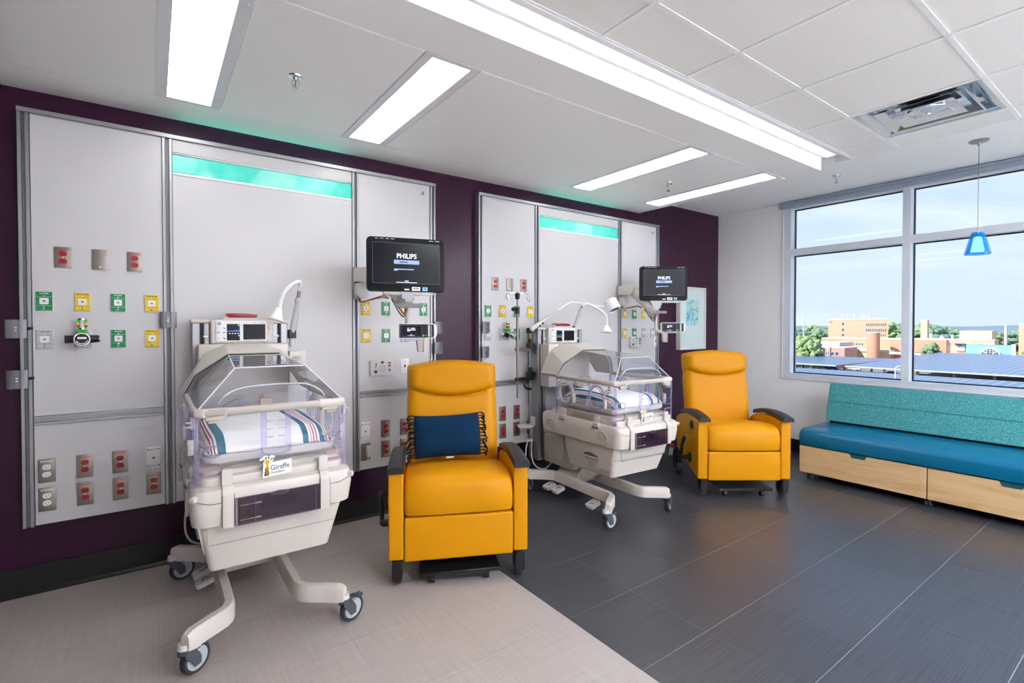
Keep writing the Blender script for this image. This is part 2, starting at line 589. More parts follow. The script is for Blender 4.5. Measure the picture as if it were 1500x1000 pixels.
# drywall-like lift-out panels between the troffers, each with its own thin joint
for i in range(0, len(edges), 2):
    a, z = edges[i], edges[i + 1]
    if i == 0: a = -1.2
    b = MB(); b.box(a + 0.006, z - 0.006, LY0 + 0.007, LY1 - 0.007, ZS - 0.001, ZS + 0.008)
    b.build('access_panel', CEILW, ceiling)
b = MB(); b.box(X0, -1.206, LY0 + 0.007, LY1 - 0.007, ZS - 0.001, ZS + 0.008); b.build('access_panel', CEILW, ceiling)

# slot light along the face of the bulkhead
sl = thing('slot_light', 'long recessed slot light along the edge of the lowered ceiling', 'ceiling light', (1.0, 1.75, ZT))
b = MB(); b.box(X0 - 1.0, 4.43 - 1.0, -0.035, 0.045, -0.001, 0.008)
b.build('lens', COVEL, sl)
b = MB(); b.box(X0 - 1.0, 4.438 - 1.0, -0.067, -0.035, -0.006, 0.03)
b.box(X0 - 1.0, 4.40 - 1.0, 0.045, 0.063, -0.004, 0.03)
b.box(4.43 - 1.0, 4.438 - 1.0, -0.067, 0.045, -0.003, 0.03)
b.build('frame', FIXT, sl)

# tile ceiling
TP = 0.6585
tx = [4.374 - TP * k for k in range(11)]
ty = [1.375 - TP * k for k in range(7)]
YC = 1.682
xs = sorted([v for v in tx if v > X0] + [X0, XT]); ys = sorted([v for v in ty if v > Y0] + [Y0, YC])
VENT = None
for i in range(len(xs) - 1):
    for j in range(len(ys) - 1):
        xa, xb, ya, yb = xs[i], xs[i + 1], ys[j], ys[j + 1]
        if abs(xa - 3.7155) < 0.02 and abs(yb - 1.375) < 0.02:
            VENT = (xa, xb, ya, yb); continue
        b = MB(); b.box(xa + 0.011, xb - 0.011, ya + 0.011, yb - 0.011, ZT + 0.004, ZT + 0.02)
        b.build('ceiling_tile', TILEW, ceiling)
for i, x in enumerate(xs):
    b = MB(); b.box(x - 0.012, x + 0.012, Y0, YC, ZT - 0.002, ZT + 0.035)
    b.build('tee_bar', GRIDW, ceiling)
for i in range(len(xs) - 1):
    for y in ys:
        b = MB(); b.box(xs[i] + 0.012, xs[i + 1] - 0.012, y - 0.012, y + 0.012, ZT - 0.001, ZT + 0.03)
        b.build('tee_bar', GRIDW, ceiling)
b = MB(); b.box(XT, XT + 0.012, Y0, YS, ZT, 2.93); b.build('edge_trim', CEILW, ceiling)

# troffers
tro = None
names = ['nearest of the four ceiling light panels, left end of the lowered ceiling',
         'second ceiling light panel from the left, right of the sprinkler over the near crib',
         'third ceiling light panel from the left, above the far crib',
         'farthest ceiling light panel, at the window end of the lowered ceiling']
for (a, z), lab in zip(SL, names):
    cx = (a + z) / 2
    t_ = thing('ceiling_light', lab, 'ceiling light', (cx, (LY0 + LY1) / 2, ZS), 0, 'ceiling light panels over the cribs')
    hw = (z - a) / 2; hl = (LY1 - LY0) / 2
    b = MB()
    b.box(-hw + .0006, -0.103, -hl + .0006, hl - .0006, -0.002, 0.03); b.box(0.103, hw - .0006, -hl + .0006, hl - .0006, -0.002, 0.03)
    b.box(-0.103, 0.103, -hl + .0006, -hl + 0.03, -0.002, 0.03); b.box(-0.103, 0.103, hl - 0.03, hl - .0006, -0.002, 0.03)
    b.build('frame', FIXT, t_)
    b = MB(); b.box(-0.103, 0.103, -hl + 0.03, hl - 0.03, 0.004, 0.008); b.build('diffuser', DIFF, t_)
    for q in (-hl + .10, hl - .13):
        b = MB(); b.box(hw - .02, hw - .008, q, q + .03, -0.006, -0.002); b.build('latch', FIXT, t_)

# unseen fill panels added behind the camera to brighten ceiling and chairs
for i, (x, y) in enumerate(((1.4, -1.55), (3.2, -1.55), (5.0, -1.75))):
    z0 = ZT if x < 4.5 else ZG
    t_ = thing('ceiling_light', 'added unseen fill light panel behind the camera, %s from the window' % ('third', 'second', 'first')[i], 'ceiling light', (x, y, z0), 0, 'added fill light panels behind the camera')
    b = MB(); b.box(-.62, .62, -.32, -.30, -.006, .004); b.box(-.62, .62, .30, .32, -.006, .004); b.box(-.62, -.60, -.30, .30, -.006, .004); b.box(.60, .62, -.30, .30, -.006, .004); b.build('frame', FIXT, t_)
    b = MB(); b.box(-.60, .60, -.30, .30, -.003, .003); b.build('diffuser', DIFFR, t_)

# polished square ceiling diffuser with a round core
xa, xb, ya, yb = VENT
v = thing('air_diffuser', 'polished square metal air diffuser set into the tile ceiling', 'vent', ((xa + xb) / 2, (ya + yb) / 2, ZT))
MIRR = mat('polished_metal', (236, 238, 242), rough=0.16, metal=1.0, bump=0.35, bscale=6)
h = TP / 2 - 0.012
def sq(r, z): return [(-r, -r, z), (r, -r, z), (r, r, z), (-r, r, z)]
b = MB(); b.loft([sq(h, 0.0), sq(h - .02, 0.002), sq(h - .06, 0.035), sq(h - .10, .06), sq(0.14, .085)], cap=False); b.build('outer_cone', MIRR, v)
b = MB(); b.loft([sq(.24, -.002), sq(.23, .0), sq(.19, .03), sq(.185, .032), sq(.225, .003)], cap=False); b.build('middle_cone', MIRR, v)
b = MB(); b.loft([sq(.165, -.004), sq(.158, -.002), sq(.10, .012), sq(.07, .03), sq(.075, .034), sq(.16, .004)], cap=False)
b.lathe([(0.0, -.012), (.018, -.012), (.02, -.008), (.07, .004), (.10, .010), (.10, .016)], n=28); b.build('core', MIRR, v)
b = MB(); b.lathe([(.135, .055), (.135, .10), (.0, .10)], n=28); b.build('duct_collar', BLACKP, v)

# sprinklers
def sprinkler(x, y, z, lab):
    s = thing('sprinkler', lab, 'sprinkler', (x, y, z), 0, 'ceiling sprinklers')
    b = MB(); b.lathe([(0, 0), (.038, 0), (.036, -.006), (.028, -.009), (.016, -.010), (0, -.010)], n=20); b.build('escutcheon', CHROME, s)
    b = MB(); b.lathe([(0, -.008), (.012, -.008), (.012, -.02), (.008, -.022), (0, -.022)], n=12)
    for sg in (-1, 1):
        b.tube([(sg * .010, 0, -.018), (sg * .018, 0, -.032), (sg * .014, 0, -.045), (sg * .003, 0, -.054)], .0022, 6)
    b.cyl((0, 0, -.05), (0, 0, -.066), .004, n=8); b.build('frame', CHROME, s)
    b = MB(); b.cyl((0, 0, -.022), (0, 0, -.05), .003, n=8); b.build('bulb', BRASS, s)
    b = MB()
    b.lathe([(0, -.062), (.017, -.063), (.019, -.066), (.017, -.067), (0, -.066)], n=16); b.build('deflector', CHROME, s)
sprinkler(0.598, 2.689, ZS - .001, 'chrome sprinkler between the two nearest ceiling light panels')
sprinkler(3.685, 2.754, ZS - .001, 'chrome sprinkler between the two farthest ceiling light panels')
sprinkler(5.246, 2.032, ZG, 'chrome sprinkler in the plaster ceiling near the window')

# ------------------------------------------------------------------ windows
def window(n, ya, yb):
    """One two-light bay; ya > yb. Frame members, panes and dark gaskets."""
    f = MB()
    X1 = XW - 0.004; X2 = XW + 0.14
    zt0, zt1 = 2.255, 2.325
    m = 0.032
    f.box(X1, X2, ya - m, ya, WZ0, WZ1); f.box(X1, X2, yb, yb + m, WZ0, WZ1)
    f.box(X1, X2, yb + m, ya - m, WZ0, 0.905); f.box(X1, X2, yb + m, ya - m, 2.785, WZ1)
    f.box(X1, X2, yb + m, ya - m, zt0, zt1)
    w_ = struct(f.build('window_%d' % n, WINF))
    for (za, zb) in ((0.905, zt0), (zt1, 2.785)):
        g = MB(); t = 0.012; xg = XW + 0.085
        g.box(xg, xg + .02, ya - m - t, ya - m, za, zb); g.box(xg, xg + .02, yb + m, yb + m + t, za, zb)
        g.box(xg, xg + .02, yb + m + t, ya - m - t, za, za + t); g.box(xg, xg + .02, yb + m + t, ya - m - t, zb - t, zb)
        g.build('gasket', GASKET, w_)
        p = MB(); p.box(xg + .008, xg + .014, yb + m + .004, ya - m - .004, za + .004, zb - .004)
        p.build('pane', GLASSW, w_)
bays = [2.80, 1.687, 0.574, -0.539, -1.40]
for i in range(4):
    window(i + 1, bays[i], bays[i + 1])
b = MB(); b.box(XW - 0.004, XW + .14, 2.80, 2.85, WZ0, WZ1); b.build('jamb', WINF, wall_right)
t_ = MB(); t_.box(XW - 0.012, XW - .0005, WY0, 2.865, 0.838, 0.850); struct(t_.build('trim_1', WINF))
t_ = MB(); t_.box(XW - 0.012, XW - .0005, 2.850, 2.865, 0.850, 2.83); struct(t_.build('trim_2', WINF))
rs = thing('roller_shade', 'slim grey roller shade cassette across the window head', 'blind', (XW - .05, 0.75, 2.83))
b = MB(); b.prism([(-.035, -.035), (.044, -.035), (.044, .032), (-.02, .032), (-.035, .015)], 'y', -2.1, 2.12); b.build('cassette', SHADEG, rs)
b = MB(); b.prism([(-.037, -.006), (-.033, -.006), (-.033, -.002), (-.037, -.002)], 'y', -2.1, 2.12); b.build('groove', ALUD, rs)
# ------------------------------------------------------------------ headwall units
PY = YH - 0.055          # face of the laminate panels
def watercolour():
    m = bpy.data.materials.new('teal_watercolour_film'); m.use_nodes = True
    t = m.node_tree; b = t.nodes['Principled BSDF']
    g = t.nodes.new('ShaderNodeTexCoord')
    mpn = t.nodes.new('ShaderNodeMapping'); mpn.inputs['Scale'].default_value = (5.0, 1, 2.6)
    t.links.new(g.outputs['Object'], mpn.inputs['Vector'])
    vo = t.nodes.new('ShaderNodeTexVoronoi'); vo.inputs['Scale'].default_value = 1.0
    vo.feature = 'SMOOTH_F1'; vo.inputs['Smoothness'].default_value = 0.15
    n0 = t.nodes.new('ShaderNodeTexNoise'); n0.inputs['Scale'].default_value = 6; n0.inputs['Detail'].default_value = 4
    t.links.new(g.outputs['Object'], n0.inputs['Vector'])
    mixv = t.nodes.new('ShaderNodeMixRGB'); mixv.inputs['Fac'].default_value = 0.18
    t.links.new(mpn.outputs[0], mixv.inputs['Color1']); t.links.new(n0.outputs['Color'], mixv.inputs['Color2'])
    t.links.new(mixv.outputs[0], vo.inputs['Vector'])
    n1 = t.nodes.new('ShaderNodeTexNoise'); n1.inputs['Scale'].default_value = 9; n1.inputs['Detail'].default_value = 5
    t.links.new(g.outputs['Object'], n1.inputs['Vector'])
    s1 = t.nodes.new('ShaderNodeSeparateColor'); t.links.new(vo.outputs['Color'], s1.inputs[0])
    a = t.nodes.new('ShaderNodeMath'); a.operation = 'MULTIPLY_ADD'; a.inputs[1].default_value = 0.55
    t.links.new(s1.outputs[0], a.inputs[0])
    a2 = t.nodes.new('ShaderNodeMath'); a2.operation = 'MULTIPLY'; a2.inputs[1].default_value = 0.5
    t.links.new(n1.outputs['Fac'], a2.inputs[0]); t.links.new(a2.outputs[0], a.inputs[2])
    r = t.nodes.new('ShaderNodeValToRGB')
    r.color_ramp.elements[0].position = 0.2; r.color_ramp.elements[0].color = lin((52, 200, 182))
    r.color_ramp.elements[1].position = 0.85; r.color_ramp.elements[1].color = lin((200, 240, 228))
    e = r.color_ramp.elements.new(0.5); e.color = lin((106, 218, 202))
    t.links.new(a.outputs[0], r.inputs['Fac'])
    t.links.new(r.outputs['Color'], b.inputs['Base Color']); t.links.new(r.outputs['Color'], b.inputs['Emission Color'])
    b.inputs['Emission Strength'].default_value = 0.10; b.inputs['Roughness'].default_value = 0.2
    return m
WATER = watercolour()
UPLIT = mat('teal_uplight_lens', (120, 230, 214), rough=0.4, emit=(40, 226, 190), estr=1.2)

def headwall(px, lab):
    """px: left edge. Frame 2.412 wide; uprights at 0.64 and 1.767."""
    h = thing('headwall_unit', lab, 'wall panel', (px, PY, 0), 0, 'service panels on the purple wall')
    def P(name, x0, x1, z0, z1, y0=0.0, y1=0.05, m=PANELW):
        b = MB(); b.box(x0, x1, y0, y1, z0, z1, .002, 1); return b.build(name, m, h)
    Z0, Z1, R0, R1 = 0.380, 2.560, 0.915, 0.963
    P('laminate_panel', 0.047, 0.615, R1, Z1); P('laminate_panel', 0.047, 0.615, Z0, R0)
    P('laminate_panel', 0.667, 1.742, 2.484, Z1); P('laminate_panel', 0.667, 1.742, Z0, 2.350)
    P('laminate_panel', 1.792, 2.366, R1, Z1); P('laminate_panel', 1.792, 2.366, Z0, R0)
    P('lit_strip', 0.667, 1.742, 2.368, 2.472, 0.006, 0.05, WATER)
    b = MB(); b.box(0.667, 1.742, -.004, .05, 2.350, 2.366, .003, 1); b.build('strip_trim', GRIDW, h)
    b = MB(); b.box(0.667, 1.742, -.004, .05, 2.474, 2.482, .003, 1); b.build('strip_trim', GRIDW, h)
    # uprights: two ribs with a channel between
    def upright(c, w):
        b = MB()
        b.box(c - w / 2, c + w / 2, .012, .055, Z0 - .004, Z1, 0).slot(1)
        b.slot(0)
        b.box(c - w / 2, c - w / 2 + .016, -.010, .014, Z0 - .004, Z1, .002, 1); b.box(c + w / 2 - .016, c + w / 2, -.010, .014, Z0 - .004, Z1, .002, 1)
        b.build('upright_track', ALU, h)
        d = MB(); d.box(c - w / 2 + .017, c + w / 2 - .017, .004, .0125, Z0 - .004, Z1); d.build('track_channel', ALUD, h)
    upright(0.022, 0.046); upright(0.641, 0.050); upright(1.767, 0.048); upright(2.390, 0.046)
    b = MB(); b.box(-.002, 2.414, -.016, .055, Z1, Z1 + .026, .003, 1); b.build('top_cap', ALU, h)
    for (a, z) in ((0.047, 0.615), (1.792, 2.366)):
        b = MB(); b.box(a, z, .006, .05, R0, R1); b.box(a, z, -.010, .008, R1 - .016, R1, .002, 1); b.box(a, z, -.010, .008, R0, R0 + .016, .002, 1)
        b.build('equipment_rail', ALU, h)
    b = MB(); b.box(0.667, 1.742, .012, .055, Z0 - .004, Z0 + .002); b.build('bottom_trim', ALUD, h)
    b = MB(); b.box(0.70, 1.72, .008, .045, Z1 + .020, Z1 + .0268); b.build('uplight', UPLIT, h)
    # small script mark in the upper right corner
    lettering('A', 0.050, INKD, (2.300, -.001, 2.492), FRONT, h, shear=.35, name='maker_mark')
    return h
HA, HB = -0.560, 2.262
headwall(HA, 'near white headwall panel with teal strip, behind the nearest crib')
headwall(HB, 'far white headwall panel with teal strip, behind the crib nearer the window')

def duplex(b, z, n=18):
    """Receptacle face: round with flat top and bottom."""
    pts = []
    for i in range(n):
        a = 2 * PI * i / n
        pts.append((0.0175 * math.cos(a), max(-.0135, min(.0135, 0.0175 * math.sin(a))) + z))
    b.prism(pts, 'y', -.0045, 0)
def wall_plate(name, lab, cat, x, z, w, h, m, group, y=None):
    t = thing(name, lab, cat, (x, (PY if y is None else y), z), 0, group)
    b = MB(); b.box(-w / 2, w / 2, -.007, 0, -h / 2, h / 2, .003, 2); b.build('cover_plate', m, t)
    return t
def power(x, z, lab, colr='red', plate=STEEL, big=True):
    hh = 0.128 if big else 0.113
    t = wall_plate('power_outlet', lab, 'outlet', x, z, .071, hh, plate, 'power outlets on the headwall panels')
    m = REDP if colr == 'red' else WHITEP
    for zz in (.020, -.020):
        b = MB(); duplex(b, zz); o = b.build('receptacle', m, t); o.location = (0, -.007, 0)
        b = MB()
        b.box(-.0075, -.0055, -.0052, -.0044, zz - .001, zz + .006); b.box(.0055, .0075, -.0052, -.0044, zz - .001, zz + .006)
        b.cyl((0, -.0052, zz - .0068), (0, -.0044, zz - .0068), .0022, n=8)
        o = b.build('slots', DARK, t); o.location = (0, -.007, 0)
    b = MB(); b.cyl((0, -.0085, 0), (0, -.006, 0), .003, n=10); b.build('screw', CHROME, t)
    b = MB(); rr = random.Random(int(x * 100)); xx = -.026
    while xx < .024:                              # engraved circuit legend, too small to read
        w = rr.uniform(.002, .006); b.box(xx, xx + w, -.0076, -.0068, hh / 2 - .0165, hh / 2 - .011); xx += w + .0015
    b.build('engraved_legend', INKR if colr == 'red' else INKW, t)
    if colr != 'red':
        b = MB(); b.cyl((.011, -.0124, -.030), (.011, -.0114, -.030), .0022, n=8); b.build('green_dot', GREENP, t)
    return t
GASN = {'green': (GREENP, INKW, 'OXYGEN'), 'yellow': (YELP, INKD, 'MEDICAL AIR'), 'grey': (GREYP, INKD, 'VACUUM'), 'pale blue': (LBLUE, INKD, ''), 'pale yellow': (CREAMP, INKD, '')}
def gas(x, z, colr, lab):
    m, ink, word = GASN[colr]
    t = wall_plate('gas_outlet', lab, 'outlet', x, z, .071, .105, LGREY, 'gas outlets on the headwall panels')
    b = MB(); b.box(-.0325, .0325, -.009, -.006, -.0495, .0495, .002, 1); b.build('colour_face', m, t)
    b = MB(); b.prism(rrect(-.018, .018, -.017, .017, .004), 'y', -.0125, -.008); s = b.build('socket', WHITEP, t)
    b = MB(); b.prism(ellipse(0, 0, .0062, .0055, 12), 'y', -.0138, -.012); b.build('valve', STEEL, s)
    b = MB()
    for zz in (.028, -.028): b.cyl((0, -.0108, zz), (0, -.008, zz), .0035, n=10)
    b.build('screw', CHROME, t)
    for zz in (.024, -.024):
        b = MB(); b.box(-.030, .030, -.0096, -.0088, zz - .0005, zz + .0005); b.build('printed_line', ink, t)
    if word: lettering(word, .0088, ink, (0, -.0094, .0405), FRONT, t, bold=.0002)
    lettering('A', .016, ink, (-.004, -.0094, -.0405), FRONT, t, shear=.35, name='maker_mark')
    return t
def blank(x, z, lab):
    t = wall_plate('blank_plate', lab, 'cover plate', x, z, .071, .114, STEEL, 'blank steel plates')
    b = MB()
    for zz in (.041, -.041): b.cyl((0, -.009, zz), (0, -.006, zz), .0045, n=12)
    b.build('screw', CHROME, t)
def data_plate(x, z, lab):
    t = wall_plate('data_plate', lab, 'cover plate', x, z, .071, .126, WHITEP, 'white data plates')
    b = MB(); b.prism(arc(0, 0, .0075, 180, 360, 8), 'y', -.0085, -.006); b.build('jack', DARK, t)
    b = MB(); b.prism(arc(0, 0, .0075, 0, 180, 8), 'y', -.0080, -.006); b.build('jack_cover', LGREY, t)
    for zz in (.048, -.048):
        b = MB(); b.box(-.030, .030, -.0078, -.006, zz - .006, zz + .006, .001, 1); b.build('label_window', LGREY, t)
        b = MB(); b.box(-.0285, -.025, -.0085, -.007, zz - .005, zz + .005); b.box(.025, .0285, -.0085, -.007, zz - .005, zz + .005); b.build('clip', DARK, t)

CX = [.095, .2505, .4045, .560]
RX = [1.842, 1.996, 2.151, 2.305]
NTH = ['first', 'second', 'third', 'fourth']
for H, side in ((HA, 'near'), (HB, 'far')):
    top, g1, g2, b1, b2 = 1.814, 1.576, 1.372, 0.668, 0.514
    steel = STEEL
    power(H + .172, top, 'red outlet left of the blank plate, top row of the %s headwall' % side, big=False, plate=steel if side == 'far' else STEEL)
    blank(H + .327, top, 'blank steel plate between two red outlets on the %s headwall' % side)
    power(H + .482, top, 'red outlet right of the blank plate, top row of the %s headwall' % side, big=False, plate=steel if side == 'far' else STEEL)
    for i, cc in enumerate(('green', 'yellow', 'green', 'yellow')):
        gas(H + CX[i], g1, cc, '%s gas outlet, %s from left in the upper colour row, left panel of %s headwall' % (cc, NTH[i], side))
    gas(H + CX[0], g2, 'grey', 'grey vacuum outlet left of the flowmeter on the %s headwall' % side)
    gas(H + CX[1], g2, 'grey', 'grey plate the flowmeter is plugged into, %s headwall' % side)
    gas(H + CX[2], g2, 'green', 'green gas outlet just right of the flowmeter on the %s headwall' % side)
    gas(H + CX[3], g2, 'yellow', 'yellow gas outlet, second right of the flowmeter on the %s headwall' % side)
    if side == 'near':
        power(H + CX[0], b1, 'steel outlet with white sockets, upper one of the pair low on near headwall', 'white')
        power(H + CX[0], b2, 'steel outlet with white sockets, lower one of the pair low on near headwall', 'white')
    for i in (1, 2):
        power(H + CX[i], b1, 'red outlet, upper row low on the %s headwall left panel, %s from the left' % (side, NTH[i]))
        power(H + CX[i], b2, 'red outlet, lowest row of the %s headwall left panel, %s from the left' % (side, NTH[i]))
    data_plate(H + CX[3], b1, 'white data plate above a red outlet, left panel of the %s headwall' % side)
    power(H + CX[3], b2, 'red outlet below the white data plate, left panel of the %s headwall' % side)
    upper = ('yellow', 'green', 'yellow', 'green')
    lower = ('yellow', 'green', 'grey')
    if side == 'far': lower = ('yellow', 'green', 'grey', 'grey')
    for i, cc in enumerate(upper):
        gas(H + RX[i], g1, cc, '%s gas outlet, %s in the upper colour row, right panel of the %s headwall' % (cc, NTH[i], side))
    for i, cc in enumerate(lower):
        gas(H + RX[i], g2, cc, '%s gas outlet, %s in the lower colour row, right panel of the %s headwall' % (cc, NTH[i], side))
# low right panel of the near headwall, left of the chair
data_plate(HA + RX[0] - .008, .668, 'white data plate left of the red outlets, right panel of the near headwall')
power(HA + RX[1] - .006, .668, 'red outlet right of the white data plate, left of the near yellow chair')
power(HA + RX[1] - .006, .512, 'red outlet right of the plate with a hanging cord, beside the near chair')
power(HA + RX[2] - .008, .666, 'upper red outlet half hidden behind the near yellow chair back')
power(HA + RX[2] - .008, .510, 'lower red outlet half hidden behind the near yellow chair back')
t = wall_plate('device_plate', 'brown steel plate with a small white device and hanging cord', 'cover plate', HA + RX[0] - .006, .512, .072, .128, STEEL, None)
b = MB(); b.box(-.002, .026, -.045, -.007, -.030, .045, .004, 2); b.build('device', LGREY, t)
b = MB(); b.tube(curve([(.010, -.03, -.03), (.002, -.035, -.055), (.006, -.03, -.085), (.022, -.03, -.092), (.03, -.03, -.075), (.018, -.032, -.05)], 5), .0015, 6); b.build('cord', WHITEP, t)

# nurse call stations and red pull switches
def nurse(x, z, lab):
    t = thing('nurse_call_station', lab, 'call panel', (x, PY, z), 0, 'nurse call stations')
    b = MB(); b.prism(rrect(-.088, .088, -.060, .058, .012), 'y', -.028, 0, .006, 2); b.build('housing', LGREY, t)
    b = MB(); b.prism(ellipse(.0, -.006, .030, .030, 24), 'y', -.0295, -.027); b.build('speaker_grille', GREYP, t)
    b = MB(); b.prism(ellipse(0, .040, .013, .009, 14), 'y', -.031, -.027); b.build('call_button', mat('dark_teal_button', (20, 90, 100), .4) if 'dark_teal_button' not in MATS else MATS['dark_teal_button'], t)
    b = MB(); b.prism(ellipse(-.052, -.028, .013, .013, 14), 'y', -.031, -.027); b.build('call_button', MATS['dark_teal_button'], t)
    b = MB(); b.prism(ellipse(.056, .014, .010, .010, 14), 'y', -.031, -.027); b.build('red_button', INKR, t)
    b = MB(); b.prism(ellipse(.056, -.018, .010, .010, 14), 'y', -.031, -.027); b.build('blue_button', GEBLUE, t)
    b = MB(); b.box(-.055, -.047, -.0295, -.027, .002, .010); b.box(-.052, -.044, -.0295, -.027, .016, .036); b.box(.045, .066, -.0295, -.027, .030, .040); b.build('legend', INKD, t)
nurse(HA + 1.957, 1.132, 'grey nurse call station with round speaker, near headwall beside the chair top')
nurse(HB + 2.005, 1.275, 'grey nurse call station seen through the clear hood of the far crib')
def pull(x, z, lab):
    t = wall_plate('switch_plate', lab, 'switch', x, z, .072, .116, WHITEP, 'switch plates with red toggles')
    b = MB(); b.box(-.005, .005, -.010, -.006, -.012, .012); b.box(-.004, .004, -.02, -.007, .0, .012, .002, 1); b.build('red_toggle', REDP, t)
    b = MB(); b.cyl((0, -.0085, .035), (0, -.006, .035), .003, n=8); b.cyl((0, -.0085, -.035), (0, -.006, -.035), .003, n=8); b.build('screw', INKR, t)
pull(HA + 2.146, 1.135, 'white plate with red toggle behind the near chair top')
pull(HB + 2.385 - .03, 1.275, 'white plate with red toggle seen through the far crib hood')

# rail brackets
def bracket(x, z, lab, cx=0.0, turn=0.0):
    t = thing('rail_bracket', lab, 'bracket', (x, PY - .012, z), turn, 'metal brackets clamped on the headwall rails')
    b = MB(); b.prism([(-.040, -.022), (-.034, -.026), (-.012, -.026), (-.010, -.022), (.012, -.022), (.014, -.026), (.036, -.026), (.042, -.022), (.042, -.016), (-.040, -.016)], 'z', -.048, .048); b.build('plate', BRKT, t)
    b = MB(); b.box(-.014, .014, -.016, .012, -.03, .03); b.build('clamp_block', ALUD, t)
    b = MB()
    for zz in (.006, -.008): b.box(-.006, .006, -.026, -.020, zz - .004, zz + .004, .001, 1)
    b.build('screw', CHROME, t)
    return t
def knob(t, side=1):
    b = MB(); b.cyl((side * .030, .004, .0), (side * .062, .004, .004), .009, .007, 10); b.build('lock_knob', BLACKP, t)
k = bracket(HA - .012, 1.428, 'upper metal bracket on the left edge of the near headwall'); knob(k)
k = bracket(HA - .010, 1.165, 'lower metal bracket on the left edge of the near headwall'); knob(k)
bracket(HA + .637, 1.480, 'metal bracket on the upright left of the near crib')
bracket(HA + 2.420, 1.432, 'upper bracket on the right edge of the near headwall, behind the small display', turn=.25)
bracket(HA + 2.420, 1.268, 'lower bracket on the right edge of the near headwall, above the chair', turn=.25)
bracket(HB + .055, 1.434, 'upper bracket on the left edge of the far headwall', turn=.25)
bracket(HB + .050, 1.222, 'lower bracket on the left edge of the far headwall', turn=.25)

# flowmeters (oxygen blender head with a coloured tube)
def flowmeter(x, z, lab, rz):
    t = thing('flowmeter', lab, 'flowmeter', (x, PY - .013, z), rz, 'flowmeters plugged into the headwalls')
    b = MB(); b.cyl((0, 0, 0), (0, -.075, 0), .019, n=18); b.build('body', CHROME, t)
    b = MB(); b.cyl((-.030, -.045, 0), (-.072, -.045, 0), .020, .021, 18); b.build('left_knob', BLACKP, t)
    b = MB(); b.cyl((.026, -.045, 0), (.070, -.045, .002), .022, .020, 18); b.build('right_knob', BLACKP, t)
    b = MB(); b.cyl((.070, -.045, .002), (.076, -.045, .002), .019, n=18); b.build('knob_cap', CHROME, t)
    b = MB(); b.lathe([(0, 0), (.036, 0), (.036, -.022), (.034, -.026), (.030, -.026), (.028, -.022), (0, -.022)], (0, -.075, 0), 26, Matrix.Rotation(-PI / 2, 4, 'X')); g = b.build('gauge', CHROME, t)
    b = MB(); b.prism(ellipse(0, 0, .028, .028, 24), 'y', -.0985, -.096); b.build('dial', BLACKP, g)
    b = MB(); b.box(-.018, .018, -.1005, -.098, .002, .012)
    b.tube([(.024 * math.cos(a), -.0995, .024 * math.sin(a)) for a in [math.radians(q) for q in range(200, 345, 12)]], .0018, 5); b.build('dial_marks', STICKW, g)
    b = MB(); b.box(-.021, .021, -.064, -.022, .030, .054, .003, 1); b.build('green_label', mat('bright_green_label', (20, 190, 30), .4) if 'bright_green_label' not in MATS else MATS['bright_green_label'], t)
    lettering('A', .014, INKD, (0, -.0645, .041), FRONT, t, bold=.0004)
    b = MB(); b.cyl((0, -.043, .015), (0, -.043, .062), .017, n=16); b.cyl((0, -.043, .104), (0, -.043, .112), .021, n=18); b.build('tube_cap', CHROME, t)
    b = MB(); b.cyl((0, -.043, .060), (0, -.043, .104), .010, n=14); b.build('tube', WHITEP, t)
    for nm, z0, z1, m in (('green_band', .090, .104, MATS['bright_green_label']), ('yellow_band', .076, .090, YELP), ('red_band', .064, .076, REDP)):
        b = MB(); b.box(-.021, -.011, -.056, -.030, z0, z1); b.box(.011, .021, -.056, -.030, z0, z1); b.build(nm, m, t)
    b = MB(); b.cyl((.004, -.05, -.018), (.004, -.05, -.036), .005, .004, 10); b.build('barb', STEEL, t)
    return t
flowmeter(HA + .250, 1.372, 'flowmeter with black knobs and coloured tube on the near headwall', 0.05)
flowmeter(HB + .250, 1.366, 'flowmeter with green label and round gauge on the far headwall', 0.75)
# ------------------------------------------------------------------ infant incubator cribs
def caster(par, name, p, top, ang, r=.0625, pedal=True, wm=WHEELG):
    """p: swivel point (x, y); wheel trails 4.5 cm in direction ang (radians, local)."""
    d = Vector((math.cos(ang), math.sin(ang), 0)); a = Vector((-math.sin(ang), math.cos(ang), 0))
    c = Vector((p[0], p[1], r)) + d * .045
    rot = Matrix.Rotation(ang, 4, 'Z'); T = Matrix.Translation(c) @ rot
    f = MB(); f.cyl((p[0], p[1], top - .022), (p[0], p[1], top), .027, .027, 14)
    f.xf(T)
    for s in (-1, 1):
        f.prism([(-.060, top - r - .012), (-.062, top - r - .034), (-.035, .005), (-.018, -.026), (.010, -.022), (.012, .004), (.006, .022), (-.018, top - r - .012)], 'y', s * .019, s * .025, .002, 1)
    f.box(-.062, -.012, -.025, .025, top - r - .022, top - r - .008, .003, 1)
    if pedal:
        f.box(-.024, .030, -.014, .014, top - r - .034, top - r - .022, .003, 1); f.box(.026, .058, -.018, .018, top - r - .026, top - r - .016, .003, 1)
    fk = f.build(name, FORKG, par)
    t = MB(); t.xf(T)
    t.lathe([(r * .76, -.0155), (r * .92, -.0155), (r, -.008), (r, .008), (r * .92, .0155), (r * .76, .0155), (r * .72, 0)], (0, 0, 0), 28, Matrix.Rotation(PI / 2, 4, 'X'), True)
    t.build('tyre', RUBBER, fk)
    h = MB(); h.xf(T)
    h.lathe([(0, -.017), (.012, -.0175), (r * .60, -.0125), (r * .70, -.0145), (r * .77, -.013), (r * .77, .013), (r * .70, .0145), (r * .60, .0125), (.012, .0175), (0, .017)], (0, 0, 0), 28, Matrix.Rotation(PI / 2, 4, 'X'))
    h.build('wheel', wm, fk)
    return fk

